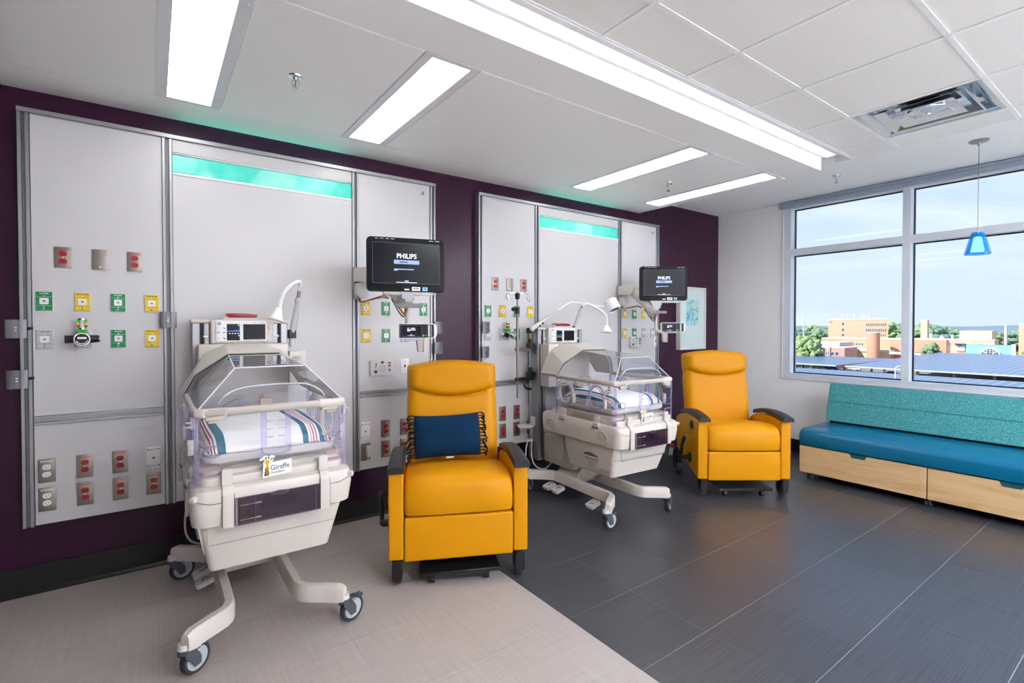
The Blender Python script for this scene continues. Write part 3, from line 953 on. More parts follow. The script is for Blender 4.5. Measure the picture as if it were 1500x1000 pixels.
def crib(label, loc, rz, dz, bx, angs, seed, stickers):
    R = thing('infant_incubator', label, 'incubator', loc, rz, 'infant incubators')
    # --- running gear on the floor
    zt = .200
    def leg(s):
        pts = [(-.322, -.105), (-.250, -.045), (-.175, .010), (-.150, .060), (-.146, .14), (-.146, .66), (-.152, .72), (-.190, .775), (-.260, .835), (-.335, .895)]
        path = curve([(bx + s * -q[0] * -1, q[1], 0) for q in pts], 4) if False else curve([(bx + (q[0] if s < 0 else -q[0]), q[1], 0) for q in pts], 4)
        rings = []
        for i, p in enumerate(path):
            d = (path[min(i + 1, len(path) - 1)] - path[max(i - 1, 0)]).normalized()
            nrm = Vector((-d.y, d.x, 0)); w = .024
            z0 = .122; z1 = zt
            if i == 0 or i == len(path) - 1: z1 -= .012; w *= .8; z0 += .004
            rings.append([p + nrm * w + Vector((0, 0, z0)), p + nrm * w + Vector((0, 0, z1 - .012)), p + nrm * w * .62 + Vector((0, 0, z1)),
                          p - nrm * w * .62 + Vector((0, 0, z1)), p - nrm * w + Vector((0, 0, z1 - .012)), p - nrm * w + Vector((0, 0, z0))])
        b = MB(); b.loft(rings)
        for q in (pts[0], pts[-1]):
            x = bx + (q[0] if s < 0 else -q[0]); y = q[1] + (.018 if q[1] < 0 else -.018)
            b.cyl((x, y, .128), (x, y, .150), .028, .024, 16)
        b.build('leg', BEIGE, R, ang=50)
    leg(-1); leg(1)
    ends = [(-.322, -.087), (.322, -.087), (-.335, .877), (.335, .877)]
    for (x, y), a in zip(ends, angs):
        caster(R, 'caster', (bx + x, y), .130, a)
    b = MB(); b.box(bx - .15, bx + .15, .52, .66, .130, .185, .01, 2); b.build('cross_beam', BEIGED, R)
    b = MB(); b.loft([[(x, y, z) for x, y in ((bx * k + -.115 * g, .47), (bx * k + .115 * g, .47), (bx * k + .115 * g, .72), (bx * k - .115 * g, .72))] for z, g, k in ((.18, 1.15, 1), (.26, .92, .6), (.34 + dz, .90, 0), (.62 + dz, .90, 0))])
    b.build('lift_column', BEIGED, R)
    for (px, py, arrow) in ((-.205, .735, -1), (-.200, .62, 1), (-.190, .20, 0)):
        fp = MB(); fp.xf(Matrix.Translation((bx + px, py, .088)) @ Matrix.Rotation(-.30, 4, 'Y'))
        fp.prism(rrect(-.050, .050, -.042, .042, .018), 'z', -.026, 0, .006, 2); o = fp.build('foot_pedal', LGREY, R)
        ar = MB(); ar.xf(Matrix.Translation((bx + px, py, .0885)) @ Matrix.Rotation(-.30, 4, 'Y'))
        if arrow:
            ar.tube([(-.016, arrow * -.012, 0), (0, arrow * .010, 0), (.016, arrow * -.012, 0)], .0035, 5)
        else:
            ar.tube([(.0, -.016, 0), (-.016, -.016, 0), (-.016, .014, 0)], .003, 5)
        ar.build('arrow_mark', INKD, o)
    # --- everything above rides on the lift
    U = Matrix.Translation((0, 0, dz))
    def P(b, name, m, par=None, ang=38):
        o = b.build(name, m, R if par is None else par, ang)
        if par is None: o.location = (0, 0, dz)
        return o
    # lower storage bin
    b = MB()
    def rr3(x, y0, y1, r, z): return [(u, v, z) for u, v in rrect(-x, x, y0, y1, r, 3)]
    b.loft([rr3(.235, .030, .460, .02, .366), rr3(.254, .006, .480, .03, .374), rr3(.298, -.066, .520, .03, .600), rr3(.298, -.066, .520, .03, .625)])
    bn = P(b, 'storage_bin', BEIGE, ang=45)
    def fy(z): return .006 + (z - .374) / .226 * -.072
    b = MB(); b.poly([(-.262, fy(.505) - .002, .505), (.262, fy(.505) - .002, .505), (.268, fy(.598) - .002, .598), (-.268, fy(.598) - .002, .598),
                      (-.262, fy(.505) + .01, .505), (.262, fy(.505) + .01, .505), (.268, fy(.598) + .01, .598), (-.268, fy(.598) + .01, .598)],
                     [(0, 1, 2, 3), (7, 6, 5, 4), (0, 4, 5, 1), (1, 5, 6, 2), (2, 6, 7, 3), (3, 7, 4, 0)], .004, 2); b.build('front_panel', BEIGE, bn)
    b = MB(); b.tube([(-.262, fy(.504) - .002, .604), (-.262, fy(.504) - .002, .504), (.262, fy(.504) - .002, .504), (.262, fy(.504) - .002, .604)], .0018, 5); b.build('panel_seam', MATS['brushed_aluminium'], bn)
    # side drawer front with a scooped blue handle (left side)
    dr = MB(); dr.poly([(-.290, -.060, .600), (-.290, .500, .600), (-.262, .478, .386), (-.262, .030, .386), (-.3020, -.060, .600), (-.3020, .500, .600), (-.2595, .478, .386), (-.2595, .030, .386)],
                       [(0, 1, 2, 3), (4, 7, 6, 5), (0, 4, 5, 1), (1, 5, 6, 2), (2, 6, 7, 3), (3, 7, 4, 0)], .006, 2)
    d_ = P(dr, 'side_drawer', BEIGE)
    b = MB(); Ms = Matrix(((0, -.195, -.98, -.2822), (1, 0, 0, .20), (0, .98, -.195, .50), (0, 0, 0, 1)))
    b.xf(Ms); b.prism([(-.095, 0), (.095, 0), (.055, -.05), (.018, -.092), (0, -.097), (-.018, -.092), (-.055, -.05)], 'z', -.004, .0015, .003, 1); b.build('finger_scoop', BEIGED, d_)
    b = MB(); b.xf(Ms); b.prism([(-.092, .0), (.092, .0), (.06, .022), (0, .032), (-.06, .022)], 'z', -.002, .004, .002, 1); b.build('blue_handle', BLUEH, d_)
    b = MB(); b.xf(Ms); b.prism([(-.095, -.008), (.095, -.008), (.097, .0), (-.097, .0)], 'z', 0, .010, .002, 1); b.build('handle_lip', BEIGE, d_)
    # rear lower housing and mast foot
    b = MB(); b.box(-.215, .215, .50, .90, .300, .61, .012, 2); b.box(-.235, .235, .60, .86, .36, .61, .012, 2); P(b, 'rear_housing', BEIGED)
    # masts with a slot
    for s in (-1, 1):
        b = MB(); b.box(s * .258, s * .218, .930, 1.075, .300, 1.462, .004, 1); b.box(s * .200, s * .170, .930, 1.075, .300, 1.462, .004, 1); b.box(s * .219, s * .199, .95, 1.075, .300, 1.462)
        m_ = P(b, 'mast', ALU)
        b = MB(); b.box(s * .262, s * .166, .925, 1.08, 1.462, 1.482, .006, 2); b.build('mast_cap', BEIGE, m_)
        b = MB(); b.box(s * .216, s * .202, .945, .9505, .31, 1.46); b.build('mast_slot', DARK, m_)
        b = MB(); b.box(s * .205, s * .180, .915, .932, 1.375, 1.387, .003, 1); b.build('slide_tab', WHITEP, m_)
        b = MB(); b.box(s * .250, s * .180, .94, 1.07, .292, .302, .003, 1)
        b.build('mast_foot', BEIGED, m_)
    if stickers:
        b = MB(); b.box(-.2595, -.258, .965, .990, 1.365, 1.43); b.build('mast_label', GREYP, m_)
        b = MB()
        for zz in (1.320, 1.290): b.box(-.2597, -.258, .96, .985, zz - .011, zz + .011)
        b.build('blue_sticker', mat('blue_sticker', (40, 130, 206), .4) if 'blue_sticker' not in MATS else MATS['blue_sticker'], m_)
        b = MB(); b.box(-.2597, -.258, .96, .985, 1.242, 1.264); b.build('green_sticker', GREENP, m_)
        b = MB(); b.box(-.2597, -.258, .97, 1.035, .60, .68); b.build('white_sticker', STICKW, m_)
    # control head
    b = MB(); b.box(-.168, .168, .890, .965, 1.338, 1.482, .012, 3); hd = P(b, 'control_head', BEIGE)
    b = MB(); b.prism([(-.092 * 1.15, 1.480), (.098 * 1.15, 1.480), (.080, 1.520), (.055, 1.524), (-.060, 1.526), (-.078, 1.522)], 'y', .893, .955, .005, 2); b.build('head_crown', BEIGE, hd)
    b = MB(); b.prism([(-.080, 1.494), (.075, 1.494), (.082, 1.514), (.03, 1.5195), (-.03, 1.5205), (-.086, 1.518)], 'y', .888, .96, .004, 2); b.build('alarm_light', ALARM, hd)
    b = MB(); b.cyl((-.088, .890, 1.503), (-.088, .894, 1.503), .005, n=10); b.build('alarm_dot', REDP, hd)
    b = MB(); b.prism(rrect(-.142, .132, 1.352, 1.474, .008), 'y', .884, .895, .003, 1); fp = b.build('front_plate', WHITEP, hd)
    b = MB(); b.box(-.086, -.018, .8825, .886, 1.358, 1.456); b.build('trend_screen', SCREEN, hd)
    b = MB(); b.poly([(-.083, .882, 1.410), (-.020, .882, 1.412), (-.020, .882, 1.419), (-.03, .882, 1.4185), (-.083, .882, 1.4135), (-.083, .8828, 1.410), (-.020, .8828, 1.412), (-.020, .8828, 1.419), (-.03, .8828, 1.4185), (-.083, .8828, 1.4135)], [(0, 1, 2, 3, 4), (9, 8, 7, 6, 5)]); b.build('trend_trace', SCRTR, hd)
    b = MB()
    for q in range(4): b.box(-.074 + q * .0145, -.068 + q * .0145, .8815, .883, 1.396, 1.402)
    b.box(-.026, -.020, .8815, .883, 1.383, 1.389); b.box(-.028, -.021, .8815, .883, 1.445, 1.451); b.build('trend_marks', SCRTXT, hd)
    b = MB(); b.box(-.000, .122, .8825, .886, 1.362, 1.455, .001, 1); b.build('main_screen', SCREEN, hd)
    b = MB(); b.cyl((-.125, .8815, 1.458), (-.125, .885, 1.458), .0105, n=20); bd = b.build('round_badge', GEBLUE, hd)
    b = MB(); b.tube([(-.125 + .0085 * math.cos(a * PI / 8), .8812, 1.458 + .0085 * math.sin(a * PI / 8)) for a in range(16)], .0006, 4, True); b.build('badge_ring', STICKW, bd)
    lettering('GE', .010, STICKW, (-.125, .8808, 1.458), FRONT, bd, shear=.2)
    b = MB()
    for q in range(3):
        zz = 1.434 - q * .030
        b.cyl((-.132, .8825, zz), (-.132, .885, zz), .0022, n=8); b.cyl((-.106, .8825, zz), (-.106, .885, zz), .0022, n=8)
    b.build('status_dot', INKD, hd)
    b = MB(); b.tube([(-.128 + .007 * math.cos(a * PI / 6), .883, 1.406 + .007 * math.sin(a * PI / 6)) for a in range(12)], .0012, 4, True)
    b.prism([(-.104, 1.366), (-.092, 1.366), (-.098, 1.376)], 'y', .882, .885); b.box(-.104, -.094, .882, .885, 1.402, 1.408); b.box(-.101, -.095, .882, .885, 1.426, 1.434); b.box(-.131, -.123, .882, .885, 1.365, 1.369); b.build('key_symbol', GEBLUE, hd)
    b = MB(); b.cyl((.060, .8825, 1.4645), (.060, .885, 1.4645), .0028, n=8); b.build('alarm_key', REDP, hd)
    b = MB(); b.cyl((.148, .890, 1.436), (.148, .874, 1.436), .0095, .0085, 14); b.build('selector_knob', BEIGE, hd)
    # hood housing: rear box and the sloped canopy shell
    b = MB(); b.box(-.236, .236, .800, .930, .96, 1.338, .014, 2); P(b, 'rear_box', BEIGE)
    A = [(-.126, .478, 1.303), (.126, .478, 1.303), (.096, .81, 1.342), (-.096, .81, 1.342),
         (-.275, .553, 1.190), (-.323, .585, 1.092), (-.325, .795, 1.093), (-.20, .84, 1.30),
         (.275, .553, 1.190), (.323, .585, 1.092), (.325, .795, 1.093), (.20, .84, 1.30)]
    th = .022
    inn = []
    for x, y, z in A:
        inn.append((x * .925, y + (.012 if y < .7 else .0), z - th))
    vs = A + inn; n = 12
    out = [(0, 1, 2, 3), (0, 3, 7, 4), (4, 7, 6, 5), (1, 8, 11, 2), (8, 9, 10, 11)]
    fs = list(out) + [tuple(i + n for i in reversed(f)) for f in out]
    rim = [5, 4, 0, 1, 8, 9, 10, 11, 2, 3, 7, 6]
    for i in range(len(rim)):
        a, c = rim[i], rim[(i + 1) % len(rim)]
        fs.append((a, c, c + n, a + n))
    b = MB(); b.poly(vs, fs, .004, 2, 15); hh = P(b, 'canopy_housing', BEIGE, ang=14)
    b = MB(); b.tube([(-.31, .580, 1.092), (-.268, .548, 1.183), (-.122, .474, 1.294), (.122, .474, 1.294), (.268, .548, 1.183), (.31, .580, 1.092)], .0028, 6); b.build('hood_seal', DARK, hh)
    b = MB()
    for sx in (-.055, .075): b.cyl((sx, .80, 1.335), (sx, .795, 1.352), .009, .007, 10)
    b.build('bumper_button', BEIGE, hh)
    # clear hood
    fr = [(-.149, .017, 1.255), (.149, .017, 1.255)]
    bk = [(-.122, .474, 1.291), (.122, .474, 1.291)]
    rl = [(-.292, -.066, 1.096), (.292, -.066, 1.096)]
    sd = [(-.300, -.050, 1.096), (-.302, .575, 1.096), (-.264, .545, 1.178)]
    def pane(pts, nm, m=HOODC, par=None):
        c = sum((Vector(p) for p in pts), Vector()) / len(pts)
        nr = (Vector(pts[1]) - Vector(pts[0])).cross(Vector(pts[2]) - Vector(pts[0])).normalized() * .002
        k = len(pts)
        vs = [Vector(p) + nr for p in pts] + [Vector(p) - nr for p in pts]
        fs = [tuple(range(k)), tuple(range(2 * k - 1, k - 1, -1))] + [(i, (i + 1) % k, k + (i + 1) % k, k + i) for i in range(k)]
        b = MB(); b.add(vs, fs); return P(b, nm, m) if par is None else b.build(nm, m, par)
    pane([rl[0], rl[1], fr[1], fr[0]], 'hood_front')
    pane([fr[0], fr[1], bk[1], bk[0]], 'hood_top')
    pane([sd[0], rl[0], fr[0], bk[0], sd[2], sd[1]], 'hood_side')
    mir = lambda p: (-p[0], p[1], p[2])
    pane([mir(p) for p in (sd[0], rl[0], fr[0], bk[0], sd[2], sd[1])], 'hood_side')
    b = MB()
    for q in ((rl[0], fr[0]), (rl[1], fr[1]), (fr[0], fr[1]), (fr[0], bk[0]), (fr[1], bk[1])): b.cyl(q[0], q[1], .0032, n=6)
    P(b, 'hood_edge', CLEARE)
    b = MB(); b.tube(curve([(-.215, -.030, 1.107), (-.19, -.040, 1.145), (-.12, -.02, 1.170), (.02, -.018, 1.176), (.14, -.02, 1.170), (.20, -.040, 1.14), (.225, -.036, 1.107)], 6), .0034, 6); P(b, 'hood_flap_highlight', CLEARE)  # white tube draws the bright reflection along the flap edge
    # rail around the hood
    b = MB(); rp = [(-.306, .59, 1.078), (-.306, -.035, 1.078), (-.300, -.062, 1.078), (-.275, -.076, 1.078), (.275, -.076, 1.078), (.300, -.062, 1.078), (.306, -.035, 1.078), (.306, .59, 1.078)]
    rings = []
    for i, p in enumerate(rp):
        p = Vector(p); d = (Vector(rp[min(i + 1, 7)]) - Vector(rp[max(i - 1, 0)])).normalized(); nr = Vector((-d.y, d.x, 0))
        rings.append([p + nr * (.013 * math.cos(a)) + Vector((0, 0, .017 * math.sin(a))) for a in [2 * PI * q / 12 + .26 for q in range(12)]])
    b.loft(rings); rail = P(b, 'hood_rail', BEIGED)
    for s in (-1, 1):
        b = MB(); b.loft([[(p.x, p.y, p.z) for p in [Vector(c) + nr * (.0155 * math.cos(a)) + Vector((0, 0, .0205 * math.sin(a))) for a in [2 * PI * q / 12 + .26 for q in range(12)]]]
                          for c, nr in (((s * .306, .05, 1.078), Vector((1, 0, 0))), ((s * .306, -.035, 1.078), Vector((.95, s * -.3, 0))), ((s * .298, -.066, 1.078), Vector((.7, s * -.7, 0))), ((s * .275, -.076, 1.078), Vector((.3, s * -.95, 0))), ((s * .19, -.076, 1.078), Vector((0, -1, 0))))])
        b.build('corner_sleeve', BEIGE, rail)
        b = MB(); b.box(s * .270, s * .195, -.096, -.060, 1.046, 1.064, .004, 1); b.box(s * .262, s * .215, -.092, -.062, 1.034, 1.048, .004, 1); b.build('front_latch', BEIGED, rail)
        b = MB(); b.box(s * .322, s * .304, -.05, -.015, 1.010, 1.062, .004, 1); b.box(s * .336, s * .318, -.055, -.035, 1.018, 1.026, .003, 1); b.box(s * .336, s * .318, -.055, -.035, 1.036, 1.044, .003, 1); b.build('side_latch', BEIGE, rail)
        b = MB(); b.box(s * .322, s * .306, .50, .53, 1.010, 1.062, .004, 1); b.box(s * .340, s * .320, .495, .515, 1.018, 1.026, .003, 1); b.box(s * .340, s * .320, .495, .515, 1.036, 1.044, .003, 1); b.build('side_latch', BEIGE, rail)
    # clear walls
    def wall(x0, x1, y0, y1, z0=.775, z1=1.062):
        b = MB(); b.box(x0, x1, y0, y1, z0, z1); w_ = P(b, 'clear_wall', ACRYL)
        if x1 - x0 > y1 - y0:
            ym = (y0 + y1) / 2
            qs = ((x0 - .002, x0 + .005, ym - .005, ym + .005), (x1 - .005, x1 + .002, ym - .005, ym + .005))
        else:
            xm = (x0 + x1) / 2
            qs = ((xm - .005, xm + .005, y0 - .002, y0 + .005), (xm - .005, xm + .005, y1 - .005, y1 + .002))
        for q in qs:
            e = MB(); e.box(*q, z0, z1); e.build('wall_edge', LAVEN, w_)
        return w_
    wf = wall(-.298, .298, -.080, -.075); wb = wall(-.298, .298, .600, .605)
    wl = wall(-.308, -.303, -.072, .600); wr = wall(.303, .308, -.072, .600)
    def uloop(x, z, s, y=-.084):
        b = MB(); pts = [(x, y, z + .022)] + [(x + s * (.055 + .026 * math.sin(a)), y, z + .026 * math.cos(a) * .9) for a in [PI * q / 8 for q in range(9)]] + [(x, y, z - .022)]
        b.tube(pts, .0055, 6, flat=.7); b.build('tube_loop', LAVEN if z > .85 else ROSEA, wf)
    for s in (-1, 1):
        uloop(s * .292, .915, -s); uloop(s * .292, .838, -s)
    for w_, yy in ((wf, -.083), (wb, .592)):       # H-shaped tube slot
        b = MB()
        for s in (-1, 1):
            b.box(s * .050 - .012, s * .050 + .012, yy - .006, yy + .006, .905, 1.060, .002, 1)
            for zz in (.95, .985, 1.02): b.box(s * .024 - .014, s * .024 + .014, yy - .004, yy + .004, zz - .002, zz + .002)
        b.tube([(-.058, yy, .905), (-.055, yy, .880), (-.03, yy, .870), (.03, yy, .870), (.055, yy, .880), (.058, yy, .905)], .006, 6)
        b.build('tube_slot', LAVEN, w_)
    def port(w_, s, y, m):
        x = s * .312
        ring = [(x, y + .085 * math.cos(a) * (1 - .10 * math.sin(a)), .960 + .085 * math.sin(a)) for a in [2 * PI * q / 28 for q in range(28)]]
        b = MB(); b.tube(ring, .0125, 8, True); p = b.build('port_ring', m, w_)
        b = MB(); b.tube([(x - s * .018, q[1], q[2]) for q in ring], .006, 6, True); b.build('inner_sleeve', RINGC, w_)
        b = MB(); b.prism([(y - .098, .890), (y - .118, .892), (y - .120, .955), (y - .100, .960)], 'x', x - .004 * s, x + .018 * s, .004, 2); b.build('port_handle', BEIGE, w_)
        b = MB(); b.cyl((x, y + .092, .905), (x + s * .012, y + .092, .905), .014, .013, 14); b.build('port_hinge', BEIGE, w_)
        b = MB(); b.cyl((x, y - .07, 1.015), (x, y - .108, .958), .002, n=6); b.build('port_wire', CHROME, w_)
    for s, w_ in ((-1, wl), (1, wr)):
        port(w_, s, .118, LAVEN); port(w_, s, .470, RINGC)
    if stickers:
        def nosign(y, z, w_, x=-.309, fx=None):
            b = MB()
            if fx is None:
                b.tube([(x, y + .017 * math.cos(a * PI / 8), z + .017 * math.sin(a * PI / 8)) for a in range(16)], .0022, 5, True)
                b.tube([(x, y - .012, z - .012), (x, y + .012, z + .012)], .002, 5)
            else:
                b.tube([(fx + .017 * math.cos(a * PI / 8), y, z + .017 * math.sin(a * PI / 8)) for a in range(16)], .0022, 5, True)
                b.tube([(fx - .012, y, z - .012), (fx + .012, y, z + .012)], .002, 5)
            b.build('red_ban_mark', INKR, w_)
        nosign(.585 - .03, 1.030, wl); nosign(-.02 + .02, 1.012, wl); nosign(-.081, 1.03, wf, fx=.235)
        b = MB(); b.box(-.3095, -.308, .245, .345, 1.028, 1.056); b.build('notice_sticker', STICKW, wl)
        b = MB(); b.box(-.3102, -.309, .325, .342, 1.036, 1.052); b.box(-.3102, -.309, .26, .315, 1.044, 1.048); b.build('notice_print', YELP, wl)
    # raised bed deck, mattress tray, mattress
    b = MB(); b.prism(rrect(-.300, .300, -.095, .700, .05, 5), 'z', .768, .806, .008, 2); b.prism(rrect(-.292, .292, -.06, .640, .05, 5), 'z', .80, .826, .006, 2); dk = P(b, 'bed_deck', BEIGE)
    b = MB()
    for s in (-1, 1):
        b.box(s * .308, s * .298, .16, .40, .786, .806); b.box(s * .303, s * .296, .17, .39, .79, .822)
    b.build('side_grille', BEIGED, dk)
    def rrb(x, y0, y1, bow, z):      # tray outline with a bowed front
        pts = rrect(-x, x, y0, y1, .05, 4)
        return [(u, v - bow * max(0, 1 - (u / x) ** 2) * (1 if v < (y0 + y1) / 2 else 0), z) for u, v in pts]
    b = MB(); b.loft([rrb(.235, .02, .55, .0, .826), rrb(.25, -.005, .565, .012, .848), rrb(.270, -.028, .575, .014, .852), rrb(.276, -.034, .580, .014, .868), rrb(.276, -.034, .580, .014, .886), rrb(.268, -.026, .574, .014, .889)])
    P(b, 'mattress_tray', LGREY)
    b = MB(); b.loft([rrb(.252, -.010, .560, .012, .885), rrb(.260, -.016, .566, .012, .896), rrb(.258, -.014, .564, .012, .922), rrb(.245, .0, .55, .01, .930)])
    P(b, 'mattress', MATTR)
    # bumper bed around it
    b = MB()
    def rb(x, y0, y1, r, z): return [(u, v, z) for u, v in rrect(-x, x, y0, y1, r, 5)]
    b.loft([rb(.300, -.100, .775, .05, .603), rb(.322, -.128, .795, .06, .615), rb(.332, -.140, .800, .06, .70), rb(.330, -.138, .798, .06, .742), rb(.322, -.128, .792, .055, .762), rb(.305, -.105, .775, .05, .772)])
    bp_ = P(b, 'bumper_tray', BEIGE, ang=30)
    for s in (-1, 1):
        for yy in (.03, .64):           # scooped side grips
            b = MB(); xx = s * .327
            ring0 = [(xx + s * .0065, yy + .064 * math.cos(a) * (1 - .18 * math.sin(a)), .680 + .045 * math.sin(a)) for a in [2 * PI * q / 24 for q in range(24)]]
            ring1 = [(xx + s * .0055, yy + (p[1] - yy) * .84, .680 + (p[2] - .680) * .84) for p in ring0]
            ring2 = [(xx - s * .001 + s * .005, yy + (p[1] - yy) * .5, .680 + (p[2] - .680) * .5) for p in ring0]
            b.tube(ring0, .0035, 5, True); b.build('grip_rim', BEIGE, bp_)
            b = MB(); b.loft([ring1, ring2], cap=False); b.add(ring2, [tuple(range(24))]); b.build('grip_scoop', BEIGED, bp_)
        for yy in (.10, .50):
            b = MB(); b.box(s * .337, s * .330, yy - .032, yy + .032, .738, .742); b.build('hinge_slot', DARK, bp_)
            b = MB(); b.box(s * .334, s * .302, yy - .034, yy + .034, .742, .776, .004, 1); b.box(s * .318, s * .306, yy - .030, yy + .030, .77, .832, .004, 1); b.build('wall_clip', BEIGE, bp_)
            b = MB(); b.cyl((s * .317, yy, .805), (s * .322, yy, .805), .011, n=14); b.build('clip_button', LGREY, bp_)
    for s in (-1, 1):
        b = MB(); xc = s * .195
        b.poly([(xc - .021, -.146, .603), (xc + .021, -.146, .603), (xc + .021, -.1485, .742), (xc - .021, -.1485, .742), (xc + .021, -.130, .775), (xc - .021, -.130, .775),
                (xc - .021, -.125, .603), (xc + .021, -.125, .603), (xc + .021, -.095, .770), (xc - .021, -.095, .770)],
               [(0, 1, 2, 3), (3, 2, 4, 5), (5, 4, 8, 9), (9, 8, 7, 6), (6, 7, 1, 0), (0, 3, 5, 9, 6), (1, 7, 8, 4, 2)], .003, 2, 15)
        b.prism(rrect(xc - .020, xc + .020, .77, .842, .006), 'y', -.118, -.104, .003, 1)
        b.build('front_strap', BEIGE, bp_)
        b = MB(); b.cyl((xc, -.118, .822), (xc, -.1205, .822), .0115, n=18); b.build('strap_button', LGREY, bp_)
        b = MB(); b.xf(Matrix.Translation((s * .311, -.117, .738)) @ Matrix.Rotation(s * .8, 4, 'Z')); b.cyl((0, 0, 0), (0, -.020, 0), .0145, .013, 16); b.cyl((0, -.02, 0), (0, -.0225, 0), .008, n=14); b.build('corner_knob', BEIGE, bp_)
        b = MB(); b.tube(curve([(s * .305, -.137, .728), (s * .285, -.1425, .722), (s * .26, -.1425, .713), (s * .217, -.1425, .712)], 5), .0014, 4); b.build('seam_line', SEAM, bp_)
        for q in (-.0225, .0225):
            b = MB(); b.box(xc + q - .0011, xc + q + .0011, -.1425, -.135, .606, .742); b.build('seam_line', SEAM, bp_)
    # smoked front drawer
    b = MB(); b.box(-.171, .173, -.1405, -.136, .606, .722, .002, 1); b.build('drawer_recess', mat('dark_recess', (124, 110, 122), .5) if 'dark_recess' not in MATS else MATS['dark_recess'], bp_)
    b = MB(); b.box(-.150, -.118, -.1435, -.139, .612, .708, .003, 1); b.build('water_label', mat('tan_label', (150, 124, 96), .6) if 'tan_label' not in MATS else MATS['tan_label'], bp_)
    b = MB()
    for q in range(4): b.box(-.055 + q * .004, .055 - q * .004, -.1430, -.139, .660 + q * .009, .665 + q * .009)
    b.poly([(-.085, -.142, .652), (.078, -.142, .652), (.062, -.142, .700), (-.066, -.142, .700), (-.085, -.1405, .652), (.078, -.1405, .652), (.062, -.1405, .70), (-.066, -.1405, .70)], [(0, 1, 2, 3), (7, 6, 5, 4), (0, 4, 5, 1), (2, 6, 7, 3)]); b.build('humidifier_grille', mat('grille_grey', (92, 80, 92), .5) if 'grille_grey' not in MATS else MATS['grille_grey'], bp_)
    b = MB(); b.cyl((.0, -.1445, .676), (0, -.141, .676), .009, n=12); b.build('humidifier_knob', BLACKP, bp_)
    b = MB(); b.prism([(-.171, .606), (.173, .606), (.173, .722), (.038, .722), (.030, .712), (-.030, .712), (-.038, .722), (-.171, .722)], 'y', -.152, -.147); sm = b.build('smoked_front', SMOKE, bp_)
    b = MB(); b.box(-.098, -.092, -.147, -.143, .612, .716); b.box(-.171, -.162, -.153, -.143, .606, .722); b.box(.150, .157, -.147, -.143, .612, .716); b.build('rib', MATS['dark_recess'], sm)
    b = MB()
    for zz in (.628, .690):
        for q in range(9): b.box(-.152 + q * .007, -.148 + q * .007, -.1530, -.1518, zz - .0008, zz + .0008)
    b.build('level_line', INKW, sm)
    lettering('MAX', .010, INKW, (-.082, -.1528, .690), FRONT, sm); lettering('MIN', .010, INKW, (-.082, -.1528, .628), FRONT, sm)
    b = MB(); b.lathe([(0, -.147), (.03, -.147), (.034, -.151), (.03, -.157), (.0, -.159)], (.0, 0, .714), 20, Matrix.Rotation(0, 4, 'X')); 
    b = MB(); b.prism(ellipse(.002, .717, .034, .010, 18), 'y', -.158, -.150, .002, 1); b.build('pull_tab', mat('dark_tab', (54, 44, 56), .4) if 'dark_tab' not in MATS else MATS['dark_tab'], sm)
    # sticker with the animal emblem and the lettering
    gy = -.1065
    b = MB(); b.prism([(-.062, .776), (.058, .786), (.060, .848), (-.022, .842), (-.008, .866), (-.022, .874), (-.035, .868), (-.048, .876), (-.074, .858), (-.056, .846)], 'y', gy, gy + .006, .001, 1); stk = P(b, 'name_sticker', STICKW)
    b = MB(); b.prism([(-.050, .849), (-.045, .856), (-.036, .856), (-.031, .849), (-.033, .838), (-.036, .832), (-.034, .806), (-.033, .785), (-.052, .785), (-.049, .806), (-.045, .832), (-.048, .839)], 'y', gy - .0012, gy + .001); g_ = b.build('giraffe_emblem', GIRY, stk)
    b = MB()
    b.prism([(-.050, .852), (-.066, .846), (-.069, .850), (-.054, .857)], 'y', gy - .0015, gy + .001); b.prism([(-.031, .852), (-.015, .858), (-.013, .863), (-.028, .858)], 'y', gy - .0015, gy + .001)
    b.prism(ellipse(-.0465, .8625, .0035, .0045, 8), 'y', gy - .0015, gy + .001); b.prism(ellipse(-.0355, .8635, .0035, .0045, 8), 'y', gy - .0015, gy + .001)
    for (u, v, q) in ((-.046, .812, .0035), (-.039, .816, .003), (-.041, .804, .004), (-.048, .800, .003), (-.037, .796, .004), (-.046, .791, .004), (-.040, .788, .0028), (-.043, .822, .0022)):
        b.prism(ellipse(u, v, q, q * 1.25, 6), 'y', gy - .0018, gy + .001)
    b.prism([(-.053, .785), (-.049, .785), (-.047, .82), (-.049, .82)], 'y', gy - .0018, gy + .001)
    b.prism(ellipse(-.0485, .843, .002, .002, 6), 'y', gy - .0018, gy + .001); b.prism(ellipse(-.033, .845, .002, .002, 6), 'y', gy - .0018, gy + .001); b.build('giraffe_markings', INKD, stk)
    lettering('Giraffe', .031, INKB, (-.029, gy - .0008, .816), (PI / 2, -.06, 0), stk, bold=.0002, align='LEFT', sx=.93)
    lettering('OmniBed', .0145, INKB, (-.029, gy - .0008, .795), (PI / 2, -.06, 0), stk, align='LEFT')
    # accessory box on the right mast
    b = MB(); b.box(.270, .372, .93, .985, 1.06, 1.282, .008, 2); ab = P(b, 'accessory_box', BEIGE)
    b = MB(); rr = random.Random(3)
    for q in range(5): b.box(.286, .286 + rr.uniform(.04, .07), .9285, .931, 1.246 - q * .012 - (.006 if q > 2 else 0), 1.249 - q * .012 - (.006 if q > 2 else 0))
    b.build('fine_print', INKD, ab)
    # sensor box inside and its leads
    b = MB(); b.box(.040, .105, .582, .598, .985, 1.040, .004, 1); sb = P(b, 'sensor_box', mat('tan_plastic', (206, 190, 164), .5) if 'tan_plastic' not in MATS else MATS['tan_plastic'])
    b = MB(); b.tube(curve([(.075, .58, .985), (.076, .57, .96), (.05, .55, .945), (.02, .54, .942)], 5), .0022, 6)
